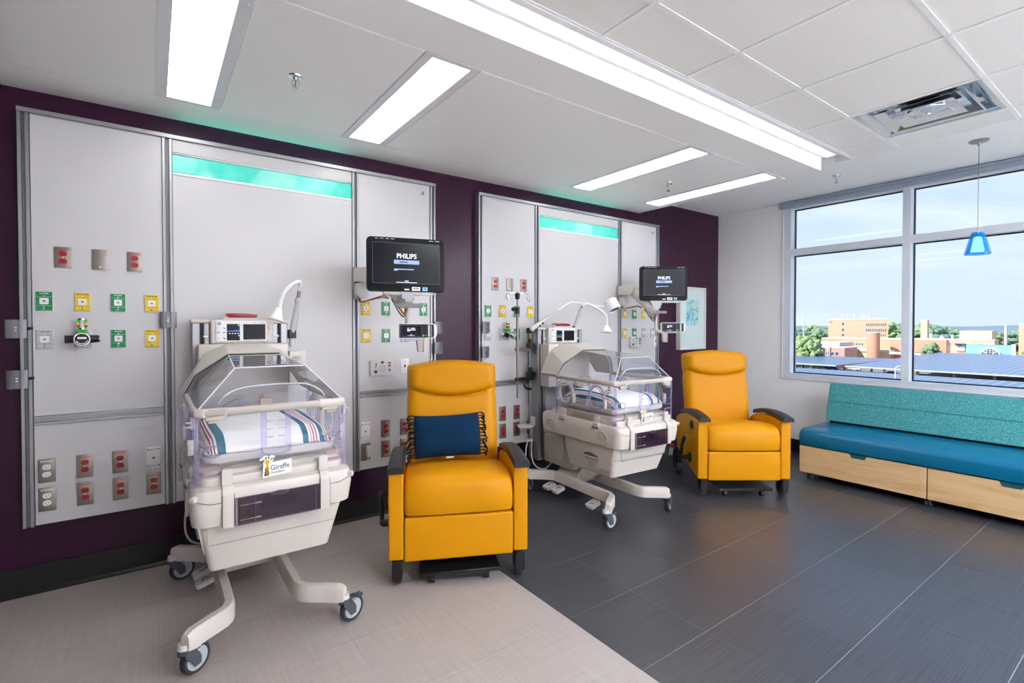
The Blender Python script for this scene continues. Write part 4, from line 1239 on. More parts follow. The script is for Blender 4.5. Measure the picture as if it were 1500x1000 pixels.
    b.tube(curve([(-.07, .59, 1.045), (-.135, .58, 1.015), (-.14, .58, .985), (-.115, .575, .958)], 5), .0022, 6); b.build('sensor_lead', CORDG, sb)
    # trailing tube at the left rear
    b = MB(); b.tube(curve([(-.27, 1.0, .52 - dz), (-.30, .97, .30 - dz), (-.28, .93, .20 - dz), (-.20, .90, .17 - dz), (-.13, .90, .22 - dz), (-.12, .89, .34)], 6), .006, 6); P(b, 'drain_tube', LGREY)
    return R

# baby blanket with striped ends, spread over the mattress
def stripes():
    m = bpy.data.materials.new('striped_cotton'); m.use_nodes = True
    t = m.node_tree; b = t.nodes['Principled BSDF']; b.inputs['Roughness'].default_value = .9; b.inputs['Specular IOR Level'].default_value = .15
    u = t.nodes.new('ShaderNodeUVMap'); s = t.nodes.new('ShaderNodeSeparateXYZ'); t.links.new(u.outputs[0], s.inputs[0])
    r = t.nodes.new('ShaderNodeValToRGB'); r.color_ramp.interpolation = 'CONSTANT'
    W, TE, RE = (242, 242, 240), (24, 110, 136), (176, 34, 78)
    seq = [(0, TE), (.03, W), (.045, RE), (.052, W), (.062, RE), (.069, W), (.083, TE), (.110, W), (.122, RE), (.129, W), (.139, RE), (.146, W), (.160, TE), (.205, W),
           (.685, TE), (.725, W), (.739, RE), (.746, W), (.756, RE), (.763, W), (.776, RE), (.783, W), (.797, TE), (.833, W)]
    el = r.color_ramp.elements
    # colour ramps hold 32 stops
    el[0].position = 0; el[0].color = lin(seq[0][1]); el[1].position = seq[1][0]; el[1].color = lin(seq[1][1])
    for p_, c_ in seq[2:] + [(.847, RE), (.854, W), (.866, RE), (.873, W), (.888, TE), (.935, W)]:
        e = el.new(p_); e.color = lin(c_)
    t.links.new(s.outputs[0], r.inputs['Fac']); t.links.new(r.outputs[0], b.inputs['Base Color'])
    n = t.nodes.new('ShaderNodeTexNoise'); n.inputs['Scale'].default_value = 700; bp = t.nodes.new('ShaderNodeBump'); bp.inputs['Strength'].default_value = .2; bp.inputs['Distance'].default_value = .001
    g = t.nodes.new('ShaderNodeTexCoord'); t.links.new(g.outputs['Object'], n.inputs['Vector']); t.links.new(n.outputs['Fac'], bp.inputs['Height']); t.links.new(bp.outputs[0], b.inputs['Normal'])
    return m
STRIPE = stripes()
def blanket(label, loc, rz, dz, seed):
    rr = random.Random(seed); ph = [rr.uniform(0, 6) for _ in range(8)]
    NU, NV = 90, 70
    def shape(u, v):
        # u across, v front to back; edges fold down over the mattress
        x = (u - .5) * .66; y = .275 + (v - .5) * .74
        ox = max(0, abs(x) - .236); oy = max(0, abs(y - .275) - .284)
        ox2 = max(0, ox - .014); oy2 = max(0, oy - .016)
        z = .955 + .024 * math.cos(PI * (u - .5)) ** .8 * math.cos(PI * (v - .5)) + .012 * (v - .3)
        z += .004 * math.sin(7 * u + 5 * v + ph[0]) + .003 * math.sin(15 * u - 6 * v + ph[1]) + .0016 * math.sin(33 * u + 9 * v + ph[6])
        dr = min(.070, ((ox2 + oy2) * 1.6) + 1.0 * (max(0, abs(x) - .19) ** 2 * 6 + max(0, abs(y - .275) - .21) ** 2 * 5))
        w = math.sin(26 * u + ph[2] + 2.2 * math.sin(5 * v)) * .5 + math.sin(41 * u + ph[3]) * .3
        wy = math.sin(24 * v + ph[4])
        z -= dr
        k = min(1, (ox2 + oy2) / .04)
        xx = math.copysign(min(abs(x), .236 + min(ox, .012) + .25 * max(0, ox - .012)), x) if x else 0
        yy = .275 + math.copysign(min(abs(y - .275), .284 + min(oy, .012) + .2 * max(0, oy - .012)), y - .275)
        z += .007 * w * k; yy -= .014 * w * k if oy > 0 else 0; xx += .007 * wy * k * (1 if x > 0 else -1) if ox > 0 else 0
        return (xx, yy, max(z, .8915))
    b = MB(); b.grid(lambda u, v: shape(u, v), NU, NV)
    o = b.build('baby_blanket', STRIPE, None, ang=80)
    me = o.data; uv = me.uv_layers.new(name='UVMap')
    for p in me.polygons:
        for li in p.loop_indices:
            vi = me.loops[li].vertex_index
            uv.data[li].uv = ((vi % (NU + 1)) / NU + .012 * math.sin(4 * (vi // (NU + 1)) / NV + ph[5]), (vi // (NU + 1)) / NV)
    sol = o.modifiers.new('thickness', 'SOLIDIFY'); sol.thickness = .003; sol.offset = 1
    o.location = (loc[0], loc[1], dz); o.rotation_euler = (0, 0, rz)
    tag(o, label, 'blanket', 'striped baby blankets')
    return o

R = math.radians
A_LOC, A_RZ = (0.445, 2.50, 0), 0.0
B_LOC, B_RZ = (2.985, 2.506, 0), -0.054
cribA = crib('nearest clear-hooded infant incubator on four casters, animal emblem on its front', A_LOC, A_RZ, 0.0, -.027, [R(35), R(20), R(15), R(60)], 1, False)
cribB = crib('far clear-hooded infant incubator with red ban marks, between the two yellow chairs', B_LOC, B_RZ, -.05, -.075, [R(5), R(25), R(30), R(60)], 2, True)
blanket('white blanket with teal and red stripes inside the nearest incubator', A_LOC, A_RZ, 0.0, 5)
blanket('white blanket with striped ends inside the far incubator', B_LOC, B_RZ, -.05, 9)
b = MB(); b.tube(curve([(.02, .40, .235), (.10, .44, .205), (.181, .45, .198), (.27, .45, .200), (.345, .44, .205), (.36, .45, .222), (.30, .47, .232), (.20, .47, .215)], 5), .006, 6); b.box(.27, .33, .435, .455, .212, .236, .004, 1)
o = b.build('power_plug', LGREY, cribB); o.location = (0, 0, -.05)
# wire hanger loop and lamps on the cribs
b = MB(); b.tube([(-.245, -.075, .600), (-.232, -.072, .512), (.228, -.072, .512), (.240, -.075, .600)], .0022, 6)
b.tube([(-.30, .55, .60), (-.315, .60, .575), (-.315, .78, .575), (-.31, .70, .60)], .002, 6)
o = b.build('wire_hanger', CHROME, cribB); o.location = (0, 0, -.05)

def cone_head(b, p, axis, r, L):
    ax = Vector(axis).normalized(); q = ax.to_track_quat('Z', 'Y').to_matrix().to_4x4()
    b.lathe([(0, 0), (.012, 0), (.018, .006), (r * .72, L * .55), (r, L * .85), (r, L), (r * .9, L + .002), (r * .85, L - .006), (0, L - .010)], p, 22, q)
def exam_lamp(label, loc, rz, tube, neck, head, axis, r, L):
    t = thing('exam_lamp', label, 'lamp', loc, rz, 'gooseneck examination lamps')
    b = MB(); b.box(tube[0][0] - .022, tube[0][0] + .022, tube[0][1] - .025, tube[0][1] + .035, tube[0][2] - .020, tube[0][2] + .035, .004, 1); b.build('clamp', BLACKP, t)
    b = MB(); b.cyl(tube[0], (Vector(tube[0]) - Vector((0, 0, .075))), .018, n=14); b.cyl((Vector(tube[0]) - Vector((0, 0, .06))), (Vector(tube[0]) - Vector((0, 0, .05))), .021, n=14); b.build('socket', LGREY, t)
    b = MB(); b.tube([tube[0], tube[1]], [.022, .017], 16); b.tube([tube[1], Vector(tube[1]) * .8 + Vector(tube[2]) * .2, Vector(tube[1]) * .3 + Vector(tube[2]) * .7, tube[2]], [.017, .020, .020, .013], 16); b.build('stem', mat('pale_grey_tube', (200, 202, 208), .4) if 'pale_grey_tube' not in MATS else MATS['pale_grey_tube'], t)
    b = MB(); d = (Vector(neck[0]) - Vector(tube[2])); b.cyl(tube[2], Vector(tube[2]) + d, .0105, n=12); b.build('ferrule', STEEL, t)
    b = MB(); b.tube(curve(neck, 6), .0115, 10); b.build('gooseneck', WHITEP, t)
    b = MB(); cone_head(b, head, axis, r, L); hd = b.build('lamp_head', WHITEP, t)
    b = MB(); ax = Vector(axis).normalized(); b.cyl(Vector(head) + ax * (L - .012), Vector(head) + ax * (L - .006), r * .8, n=20); b.build('lens', GREYP, hd)
exam_lamp('white gooseneck lamp clamped to the right mast of the nearest crib', A_LOC, 0,
          [(.290, .955, 1.385), (.316, .91, 1.590), (.318, .90, 1.628)],
          [(.324, .90, 1.672), (.329, .885, 1.708), (.322, .875, 1.726), (.298, .86, 1.722), (.262, .85, 1.698), (.225, .835, 1.655), (.201, .82, 1.601), (.188, .805, 1.552)],
          (.186, .803, 1.555), (-.30, -.05, -1), .043, .078)
exam_lamp('grey gooseneck lamp on the far crib, small white cone head over the hood', (B_LOC[0], B_LOC[1], -.05), B_RZ,
          [(.187, .965, 1.46), (.212, .91, 1.625), (.219, .90, 1.66)],
          [(.226, .895, 1.684), (.250, .885, 1.704), (.285, .87, 1.700), (.340, .83, 1.668), (.385, .80, 1.632), (.420, .775, 1.580), (.420, .77, 1.500)],
          (.416, .77, 1.505), (-.10, -.1, -1), .052, .070)
# spot phototherapy lamp with a long curved white arm
pt = thing('phototherapy_lamp', 'white cylinder spot lamp on a long curved arm above the far crib', 'lamp', (B_LOC[0], B_LOC[1], -.05), B_RZ)
b = MB(); b.tube(curve([(-.330, .93, 1.455), (-.31, .93, 1.478), (-.247, .93, 1.516), (-.126, .93, 1.585), (-.03, .93, 1.640)], 5), [.020] * 10 + [.016] * 6 + [.011] * 5, 10); b.build('arm_sleeve', BEIGE, pt)
b = MB(); b.tube(curve([(-.03, .93, 1.640), (.063, .93, 1.693), (.12, .93, 1.712), (.169, .93, 1.714), (.30, .93, 1.702), (.42, .93, 1.690), (.53, .92, 1.684)], 5), .0075, 8); b.build('cable_arm', WHITEP, pt)
b = MB(); b.box(-.275, -.235, .915, .935, 1.487, 1.507, .003, 1); b.box(-.225, -.20, .915, .935, 1.512, 1.53, .003, 1); b.build('clip', BLACKP, pt)
Mh = Matrix.Translation((.598, .91, 1.738)) @ Vector((.10, -.50, -.86)).to_track_quat('Z', 'Y').to_matrix().to_4x4()
b = MB(); b.lathe([(0, -.01), (.055, -.01), (.062, -.004), (.064, .02), (.066, .098), (.060, .104), (.055, .104), (.052, .09), (0, .085)], (0, 0, 0), 26, Mh); hd = b.build('lamp_head', WHITEP, pt)
b = MB(); b.lathe([(0, .088), (.050, .088), (.048, .094), (0, .097)], (0, 0, 0), 22, Mh); b.build('lens', mat('dark_glass_lens', (70, 84, 92), .15, spec=.8), hd)
b = MB(); b.xf(Mh); b.box(-.010, .010, -.0668, -.062, .02, .035); b.build('red_label', INKR, hd)

# drip pole clamped to the left mast of the far crib
iv = thing('drip_pole', 'steel drip pole with black clamps and wire hooks beside the far crib', 'pole', (B_LOC[0], B_LOC[1], -.05), B_RZ)
px_, py_ = -.476, .93
b = MB(); b.cyl((px_, py_, 1.04), (px_, py_, 1.66), .0115, n=14); b.cyl((px_, py_, 1.62), (px_, py_, 1.79), .007, n=12); b.cyl((px_, py_, .870), (px_, py_, 1.05), .0085, n=12); b.build('pole', STEEL, iv)
b = MB(); b.lathe([(0, 0), (.018, 0), (.024, .05), (.016, .056), (0, .056)], (px_, py_, 1.725), 14); b.build('hook_hub', BLACKP, iv)
b = MB(); b.cyl((px_, py_, 1.60), (px_, py_, 1.655), .019, n=14); b.cyl((px_, py_, 1.63), (px_ - .030, py_, 1.638), .008, n=8); b.ball((px_ - .042, py_, 1.64), .019, 12, 8); b.build('height_lock', BLACKP, iv)
for s in (-1, 1):
    b = MB(); b.tube(curve([(px_ + s * .018, py_, 1.776), (px_ + s * .075, py_, 1.778), (px_ + s * .108, py_, 1.772), (px_ + s * .122, py_ - .01, 1.74), (px_ + s * .112, py_ - .02, 1.712), (px_ + s * .096, py_ - .012, 1.728), (px_ + s * .096, py_, 1.762)], 5), .0028, 6); b.build('hook', CHROME, iv)
b = MB(); b.cyl((-.300, .99, .52), (-.300, .99, 1.46), .0075, n=10); b.build('side_rail', ALU, iv)
b = MB(); b.box(-.325, -.278, .965, 1.015, 1.43, 1.48, .004, 1); b.build('rail_end', BLACKP, iv)
for i, (zl, zr, m) in enumerate(((1.293, 1.282, STEEL), (1.035, 1.028, BLACKP))):
    b = MB(); b.poly([(px_ - .022, .915, zl - .012), (-.29, .965, zr - .016), (-.29, .995, zr - .016), (px_ - .022, .945, zl - .012), (px_ - .022, .915, zl + .014), (-.29, .965, zr + .016), (-.29, .995, zr + .016), (px_ - .022, .945, zl + .014)], [(0, 3, 2, 1), (4, 5, 6, 7), (0, 1, 5, 4), (1, 2, 6, 5), (2, 3, 7, 6), (3, 0, 4, 7)], .004, 1); ar = b.build('cross_arm', m, iv)
    b = MB(); b.box(-.325, -.270, .960, 1.02, zr - .01, zr + .06, .006, 1); b.cyl((-.30, .985, zr + .06), (-.30, .985, zr + .10), .022, .018, 12); b.cyl((-.27, .985, zr + .03), (-.235, .985, zr + .03), .02, n=12); b.build('clamp', BLACKP, ar)
b = MB(); b.tube(curve([(-.38, .955, 1.005), (-.385, .95, .965), (-.36, .95, .945), (-.31, .96, .935)], 5), .011, 8); b.build('handle', BLACKP, iv)
b = MB(); b.prism(rrect(-.44, -.30, .89, 1.03, .06), 'z', .600, .622, .006, 1); b.prism(rrect(-.375, -.30, .93, .99, .02), 'z', .475, .490, .004, 1); b.build('round_shelf', BEIGE, iv)
b = MB(); b.tube(curve([(-.345, .96, .48), (-.365, .96, .40), (-.36, .96, .28), (-.30, .96, .20), (-.20, .95, .19), (-.12, .93, .24)], 6), .006, 6); b.build('hanging_tube', LGREY, iv)

# ------------------------------------------------------------------ bedside monitors on wall arms
def monitor_arm(label, m0, S, E, post, zb, ztop, rz):
    t = thing('monitor_arm', label, 'monitor arm', (0, 0, 0), 0, 'wall arms carrying the monitors')
    b = MB(); b.box(m0[0] - .022, m0[0] + .022, PY - .045, PY - .010, m0[2] - .115, m0[2] + .115, .003, 1); b.build('wall_plate', ALU, t)
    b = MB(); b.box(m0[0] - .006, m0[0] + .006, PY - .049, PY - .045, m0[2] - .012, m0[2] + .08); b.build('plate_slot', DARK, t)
    d = Vector((S[0] - m0[0], S[1] - (PY - .045), 0)).normalized(); n = Vector((-d.y, d.x, 0))
    a0 = Vector((m0[0], PY - .045, S[2])); a1 = Vector(S)
    def ring(c, w, h, z0=0):
        return [c + n * w + Vector((0, 0, -h + z0)), c + n * w + Vector((0, 0, h + z0)), c - n * w + Vector((0, 0, h + z0)), c - n * w + Vector((0, 0, -h + z0))]
    b = MB(); b.loft([ring(a0, .035, .045), ring(a1, .038, .055)])
    b.cyl(a1 + n * .040, a1 - n * .040, .058, n=24); b.build('shoulder', BEIGE, t)
    low = MB(); lc = Vector((m0[0] + .012, PY - .075, m0[2] - .055)); low.prism(rrect(lc.x - .034, lc.x + .040, lc.z - .055, lc.z + .060, .03), 'y', lc.y - .035, lc.y + .035, .008, 2); low.build('lower_joint', LGREY, t)
    e1 = Vector(E); dd = (e1 - a1); up = Vector((0, 0, 1)); u = dd.normalized(); nn = n if abs(u.dot(n)) < .6 else u.cross(up).normalized(); vv = u.cross(nn).normalized()
    def r2(c, w, h): return [c + nn * w * math.cos(a) * 1.1 + vv * h * math.sin(a) for a in [2 * PI * q / 12 + .26 for q in range(12)]]
    b = MB(); b.loft([r2(a1, .034, .052), r2(a1 + dd * .5, .032, .046), r2(e1, .030, .040)]); b.cyl(e1 + nn * .036, e1 - nn * .036, .042, n=20); b.build('link', BEIGE, t)
    b = MB()
    for c in (a1, e1): b.cyl(c + nn * .041, c - nn * .044, .008, n=10)
    b.build('pivot_pin', GREYP, t)
    p = Vector(post)
    b = MB(); b.cyl((p.x, p.y, zb), (p.x, p.y, ztop), .016, n=16); b.cyl((e1.x, e1.y, e1.z), (p.x, p.y, e1.z), .020, n=14); b.build('post', LGREY, t)
    c, s = math.cos(rz), math.sin(rz)
    X = Matrix.Translation((p.x, p.y, 0)) @ Matrix.Rotation(rz, 4, 'Z')
    b = MB(); b.xf(X); b.box(-.050, .050, -.03, .05, ztop - .035, ztop - .005, .004, 1); b.box(-.040, .040, -.03, .04, ztop - .065, ztop - .03, .004, 1); b.box(-.022, .022, -.04, .035, ztop - .085, ztop - .06, .004, 1); b.build('tilt_bracket', GREYP, t)
    b = MB(); b.xf(X); b.prism(rrect(-.085, .085, ztop - .118, ztop - .092, .012), 'y', -.09, -.045, .006, 2); b.build('handle_bar', mat('mid_grey_plastic', (120, 122, 128), .45) if 'mid_grey_plastic' not in MATS else MATS['mid_grey_plastic'], t)
    b = MB(); b.xf(X); b.box(-.02, .02, -.05, .0, ztop - .112, ztop - .098); b.build('handle_stem', GREYP, t)
    b = MB(); b.xf(X); b.tube(curve([(0, 0, zb + .005), (.02, -.01, zb - .012), (.055, -.02, zb - .028), (.075, -.02, zb - .05)], 4), .015, 8)
    b.prism([(.05, zb - .035), (.10, zb - .03), (.095, zb - .12), (.06, zb - .125)], 'y', -.05, .0, .006, 2); b.build('bottom_hook', BEIGED, t)
    b = MB(); b.xf(X); b.box(.092, .100, -.06, .012, zb - .125, zb - .02, .003, 1); b.build('clip_plate', LGREY, t)
    for nm, m, off in (('red_cable', CORDO, 0), ('grey_cable', CORDG, .012)):
        q = [(m0[0] + .01, PY - .06, m0[2] - .11), (m0[0] + .03, PY - .07, m0[2] - .135), tuple(a1 * .72 + e1 * .28 + Vector((0, 0, -.10 - off))), tuple(a1 * .5 + e1 * .5 + Vector((0, 0, -.075)))]
        b = MB(); b.tube(curve([(x - off * .8, y, z) for x, y, z in q], 6), .0045, 6)
        q = [tuple(a1 * .35 + e1 * .65 + Vector((0, 0, -.05))), tuple(a1 * .2 + e1 * .8 + Vector((.01, -.02, -.095 - off))), tuple(e1 + Vector((.0, -.02, -.085 - off))), (p.x - .012, p.y - .02, ztop - .12)]
        b.tube(curve([(x - off, y, z) for x, y, z in q], 6), .0045, 6); b.build(nm, m, t)
    return t
def monitor(label, c, rz, w, h, grp='bedside monitors showing a start-up screen'):
    t = thing('patient_monitor', label, 'monitor', c, rz, grp)
    b = MB(); b.prism(rrect(-w / 2, w / 2, -h / 2, h / 2, .026, 6), 'y', -.022, .030, .006, 2); b.build('bezel', mat('black_bezel', (15, 16, 19), .45, spec=.25) if 'black_bezel' not in MATS else MATS['black_bezel'], t)
    b = MB(); b.prism(rrect(-w / 2 + .04, w / 2 - .04, -h / 2 + .03, h / 2 - .03, .02, 4), 'y', .028, .060, .010, 2); b.build('rear_cover', BEIGE, t)
    sw, sh = w * .43, h * .375; z0 = .008
    b = MB(); b.box(-sw, sw, -.0235, -.020, -sh + z0, sh + z0); s_ = b.build('screen', SCREEN, t)
    b = MB()
    for a in ((-sw, sw, sh + z0 - .002, sh + z0), (-sw, sw, -sh + z0, -sh + z0 + .002), (-sw, -sw + .002, -sh + z0, sh + z0), (sw - .002, sw, -sh + z0, sh + z0)): b.box(a[0], a[1], -.0242, -.023, a[2], a[3])
    b.build('screen_outline', SCRLINE, s_)
    lettering('PHILIPS', .042, SCRTXT, (0, -.0245, z0 + .044), FRONT, s_, bold=.0009, sx=.93)
    b = MB(); b.prism(rrect(-.078, .078, z0 - .004, z0 + .020, .003), 'y', -.0245, -.023); b.build('title_bar', SCRBAR, s_)
    b = MB(); b.box(-.044, .006, -.0252, -.0242, z0 + .004, z0 + .012); b.build('title_print', mat('slate_print', (70, 90, 150), .5) if 'slate_print' not in MATS else MATS['slate_print'], s_)
    b = MB(); b.box(-.078, .044, -.0245, -.023, z0 - .040, z0 - .034); b.box(-.078, -.054, -.0245, -.023, z0 - .046, z0 - .034); b.build('progress_bar', SCRBAR, s_)
    b = MB(); b.box(-.012, .012, -.0245, -.023, -sh + z0 + .014, -sh + z0 + .019); b.box(-.064, .064, -.0245, -.023, -sh + z0 + .006, -sh + z0 + .0095); b.build('footer_print', SCRTXT, s_)
    b = MB(); rr = random.Random(5)
    for x in (-.40, -.335, -.265, -.2): b.box(x * w, x * w + .020, -.0232, -.022, h / 2 - .013, h / 2 - .009)
    for x in (.29, .37): b.box(x * w, x * w + .028, -.0232, -.022, h / 2 - .015, h / 2 - .010)
    b.build('bezel_print', GREYP, t)
    zb = -h / 2 + .019
    b = MB(); b.box(-.014, .016, -.0235, -.022, zb - .010, zb); b.build('small_label', STICKW, t)
    b = MB(); b.box(.032, .084, -.0235, -.022, zb - .012, zb + .012); st = b.build('asset_sticker', STICKW, t)
    b = MB()
    for q in range(9): b.box(.040 + q * .004, .0415 + q * .004 + (q % 3) * .0006, -.0242, -.0232, zb - .003, zb + .007)
    b.build('barcode', INKD, st)
    b = MB(); b.box(.098, .130, -.0235, -.022, zb - .012, zb + .012); st = b.build('blue_tag', STICKB, t)
    b = MB(); b.box(.111, .118, -.0242, -.0232, zb - .004, zb + .005); b.build('tag_mark', INKD, st)
    b = MB(); b.box(-w / 2 + .10, w / 2 - .07, -.012, .05, -h / 2 - .020, -h / 2 + .004, .004, 1); un = b.build('base_unit', LGREY, t)
    b = MB(); b.box(-.090, -.082, -.0135, -.011, -h / 2 - .012, -h / 2 - .006); b.box(-.072, -.069, -.0135, -.011, -h / 2 - .012, -h / 2 - .006); b.build('power_light', LEDG, un)
def module(label, c, rz):
    t = thing('display_module', label, 'monitor', c, rz, 'small displays below the bedside monitors')
    b = MB(); b.prism(rrect(-.116, .116, -.047, .047, .012), 'y', .004, .045, .005, 2); 
    b = MB(); b.prism(rrect(-.116, .060, -.047, .047, .010), 'y', -.010, .060, .005, 2)
    b.prism([(.05, .047), (.095, .047), (.112, .040), (.118, .025), (.118, -.025), (.112, -.040), (.095, -.047), (.05, -.047), (.05, -.040), (.094, -.040), (.100, -.034), (.100, .034), (.094, .040), (.05, .040)], 'y', -.008, .05, 0)
    b.build('housing', WHITEP, t)
    b = MB(); b.prism(rrect(-.112, .062, -.042, .042, .006), 'y', -.014, -.009, .002, 1)
    b.prism([(.06, .040), (.092, .040), (.098, .034), (.098, -.034), (.092, -.040), (.06, -.040), (.06, -.036), (.088, -.036), (.088, .036), (.06, .036)], 'y', -.012, .02); fr = b.build('front', BLACKP, t)
    b = MB(); b.box(-.104, .022, -.0152, -.013, -.034, .034); s_ = b.build('screen', SCREEN, t)
    b = MB()
    for a in ((-.104, .022, .0325, .034), (-.104, .022, -.034, -.0325), (-.104, -.1025, -.034, .034), (.0205, .022, -.034, .034)): b.box(a[0], a[1], -.0158, -.0148, a[2], a[3])
    b.build('screen_outline', SCRLINE, s_)
    b = MB(); b.box(-.066, -.052, -.0158, -.0148, .014, .019); b.box(-.044, -.018, -.0158, -.0148, .014, .019); b.box(-.066, -.014, -.0158, -.0148, .004, .009); b.box(-.066, -.048, -.0158, -.0148, -.002, .005)
    b.box(-.046, -.036, -.0158, -.0148, -.024, -.021); b.box(-.064, -.020, -.0158, -.0148, -.0295, -.0275); b.build('screen_print', SCRTXT, s_)
    b = MB(); b.box(.030, .036, -.0152, -.013, -.034, -.024); b.box(.046, .050, -.0152, -.013, -.032, -.026); b.build('status_light', LEDG, t)
    b = MB(); b.box(-.08, .03, -.004, .05, -.058, -.046, .003, 1); b.build('dock_plate', GREYP, t)

monitor_arm('cream wall arm holding the monitor above the near yellow chair', (HA + 1.767, 0, 1.755), (1.268, 3.40, 1.808), (1.305, 2.975, 1.600), (1.312, 2.945, 0), 1.405, 1.675, R(-16))
monitor('black bedside monitor above the near yellow chair', (1.300, 2.935, 1.826), R(-16), .482, .336)
module('small black display below the near monitor', (1.350, 2.875, 1.413), R(-22))
monitor_arm('cream wall arm holding the monitor above the far incubator', (HB + 1.735, 0, 1.765), (3.985, 3.42, 1.815), (4.02, 3.175, 1.590), (4.035, 3.155, 0), 1.410, 1.685, R(-36))
monitor('black bedside monitor nearest the window', (4.110, 3.125, 1.866), R(-36), .468, .338)
module('small black display below the monitor nearest the window', (4.165, 3.045, 1.433), R(-36))
# ------------------------------------------------------------------ recliner chairs
def recliner(label, loc, rz):
    t = thing('recliner_chair', label, 'chair', loc, rz, 'yellow recliner chairs')
    # side panels
    prof = [(-.020, .148), (-.022, .640), (.10, .655), (.28, .652), (.42, .632), (.52, .595), (.555, .545), (.52, .300), (.44, .272)]
    for s in (-1, 1):
        b = MB(); b.prism(prof, 'x', s * .392, s * .310, .010, 3); b.build('arm_panel', YELLOW, t)
        b = MB()
        top = curve([(0, -.065, .664), (0, .05, .684), (0, .20, .692), (0, .34, .682), (0, .455, .655)], 5)
        rings = []
        for i, p in enumerate(top):
            k = i / (len(top) - 1); ww = .045 - .006 * k; hh = .034
            cx = s * (.350 - .012 * k)
            ring = [(cx + u * ww, p.y, p.z + v * hh) for u, v in ((-1, -.7), (-1, .05), (-.86, .28), (-.5, .36), (.5, .36), (.86, .28), (1, .05), (1, -.7))]
            rings.append(ring)
        b.loft(rings); b.build('arm_pad', ARMB, t, ang=45)
    # seat cushion with a rounded front
    pr = [(.015, .385), (-.028, .392), (-.036, .42), (-.040, .47), (-.036, .525), (-.018, .570), (.015, .592), (.07, .602), (.16, .600), (.30, .585), (.46, .560), (.50, .55), (.50, .40)]
    rings = []
    for x in (-.306, -.300, -.285, -.15, 0, .15, .285, .300, .306):
        k = abs(x) / .306; f = 0 if k < .9 else (.006 if k < .97 else (.016 if k < .99 else .030))
        cr = .010 * (1 - k * k)
        rings.append([(x, y + (f if y < .1 else 0), z - (f if z > .45 else -f * .3) + (cr if z > .5 else 0)) for y, z in pr])
    b = MB(); b.loft(rings); b.build('seat_cushion', YELLOW, t, ang=50)
    b = MB(); b.box(-.306, .306, -.026, .05, .138, .380, .012, 3); b.build('leg_rest', YELLOW, t)
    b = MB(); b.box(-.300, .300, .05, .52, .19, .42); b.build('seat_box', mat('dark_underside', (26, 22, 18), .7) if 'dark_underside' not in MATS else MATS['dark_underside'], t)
    # back with a rolled headrest
    def front(u, z):
        base = .455 + (z - .45) * .175
        s = .975 + .062 * u * u
        tt = z - s
        if tt > 0:
            bulge = .058 * (1 - math.exp(-tt / .017)) - .09 * max(0, tt - .06) ** 1.0 * .4
        else:
            bulge = .010 * math.exp(tt / .10) - .014 * math.exp(tt / .010) + .012 * math.sin(PI * max(0, min(1, (z - .55) / .40)))
        ed = max(0, (abs(u) - .78) / .22)
        rnd = .055 * (1 - math.sqrt(max(0, 1 - ed * ed)))
        fade = 1 - max(0, (abs(u) - .80) / .20) ** 2
        return base - bulge * fade + rnd
    NU = 28; rings = []
    zs = [.42 + .52 * i / 20 for i in range(21)] + [.94 + .13 * i / 22 for i in range(1, 23)] + [1.07 + .08 * i / 8 for i in range(1, 9)]
    for z in zs:
        hw = .302 - .006 * math.exp(-((z - .99) / .03) ** 2)
        if z < .55: hw -= .0
        ring = []
        for i in range(NU + 1):
            u = -1 + 2 * i / NU
            zz = z + (.035 * (1 - u * u) * max(0, (z - 1.02) / .13))
            ring.append((u * hw, front(u, z), zz))
        yb = .455 + (z - .45) * .19 + .125
        for i in range(NU + 1):
            u = 1 - 2 * i / NU
            zz = z + (.035 * (1 - u * u) * max(0, (z - 1.02) / .13))
            ring.append((u * hw, yb - .03 * max(0, (abs(u) - .85) / .15) ** 2, zz))
        rings.append(ring)
    last = rings[-1]
    for k, (dz_, sh) in enumerate(((.014, .18), (.022, .42), (.026, .75))):
        r2 = []
        for (x, y, z), (x0, y0, z0) in zip(last, rings[-1]):
            yc = .455 + (1.15 - .45) * .18 + .06
            r2.append((x * (1 - .03 * sh), y + (yc - y) * sh, z + dz_))
        rings.append(r2)
    b = MB(); b.loft(rings); b.build('backrest', YELLOW, t, ang=65)
    # casters
    for (x, y, a) in ((-.345, .02, 1.7), (.345, .02, 1.4), (-.330, .66, 2.2), (.330, .66, .7)):
        top = .15 if y < .3 else .26
        f = MB(); f.prism(rrect(x - .030, x + .030, y - .028, y + .040, .02), 'z', .050, top, .004, 1); fk = f.build('caster', BLACKP, t)
        w = MB(); Mx = Matrix.Translation((x, y + .012, .0625)) @ Matrix.Rotation(PI / 2, 4, 'Y')
        w.lathe([(0, -.024), (.040, -.026), (.058, -.022), (.0625, -.012), (.0625, .012), (.058, .022), (.040, .026), (0, .024)], (0, 0, 0), 26, Mx); w.build('wheel', mat('grey_tread', (96, 102, 110), .5) if 'grey_tread' not in MATS else MATS['grey_tread'], fk)
        f = MB(); sy = -1 if y < .3 else 1; f.prism(rrect(x - .028, x + .028, .030, top, .024), 'y', y + .012 + sy * .066, y + .012 + sy * .050, .004, 1); f.build('shield', BLACKP, fk)
    # sliding foot plate
    b = MB(); b.box(-.225, .225, -.055, .30, .070, .082, .004, 1); b.box(-.22, .22, -.055, -.045, .060, .082, .003, 1); b.box(-.06, .12, -.05, .0, .052, .068, .004, 1); fp = b.build('foot_plate', BLACKP, t)
    for x in (-.155, .155):
        b = MB(); b.cyl((x - .012, .0, .0235), (x + .012, .0, .0235), .023, n=16); b.box(x - .016, x + .016, -.02, .03, .034, .062, .003, 1); b.build('glide_wheel', BLACKP, fp)
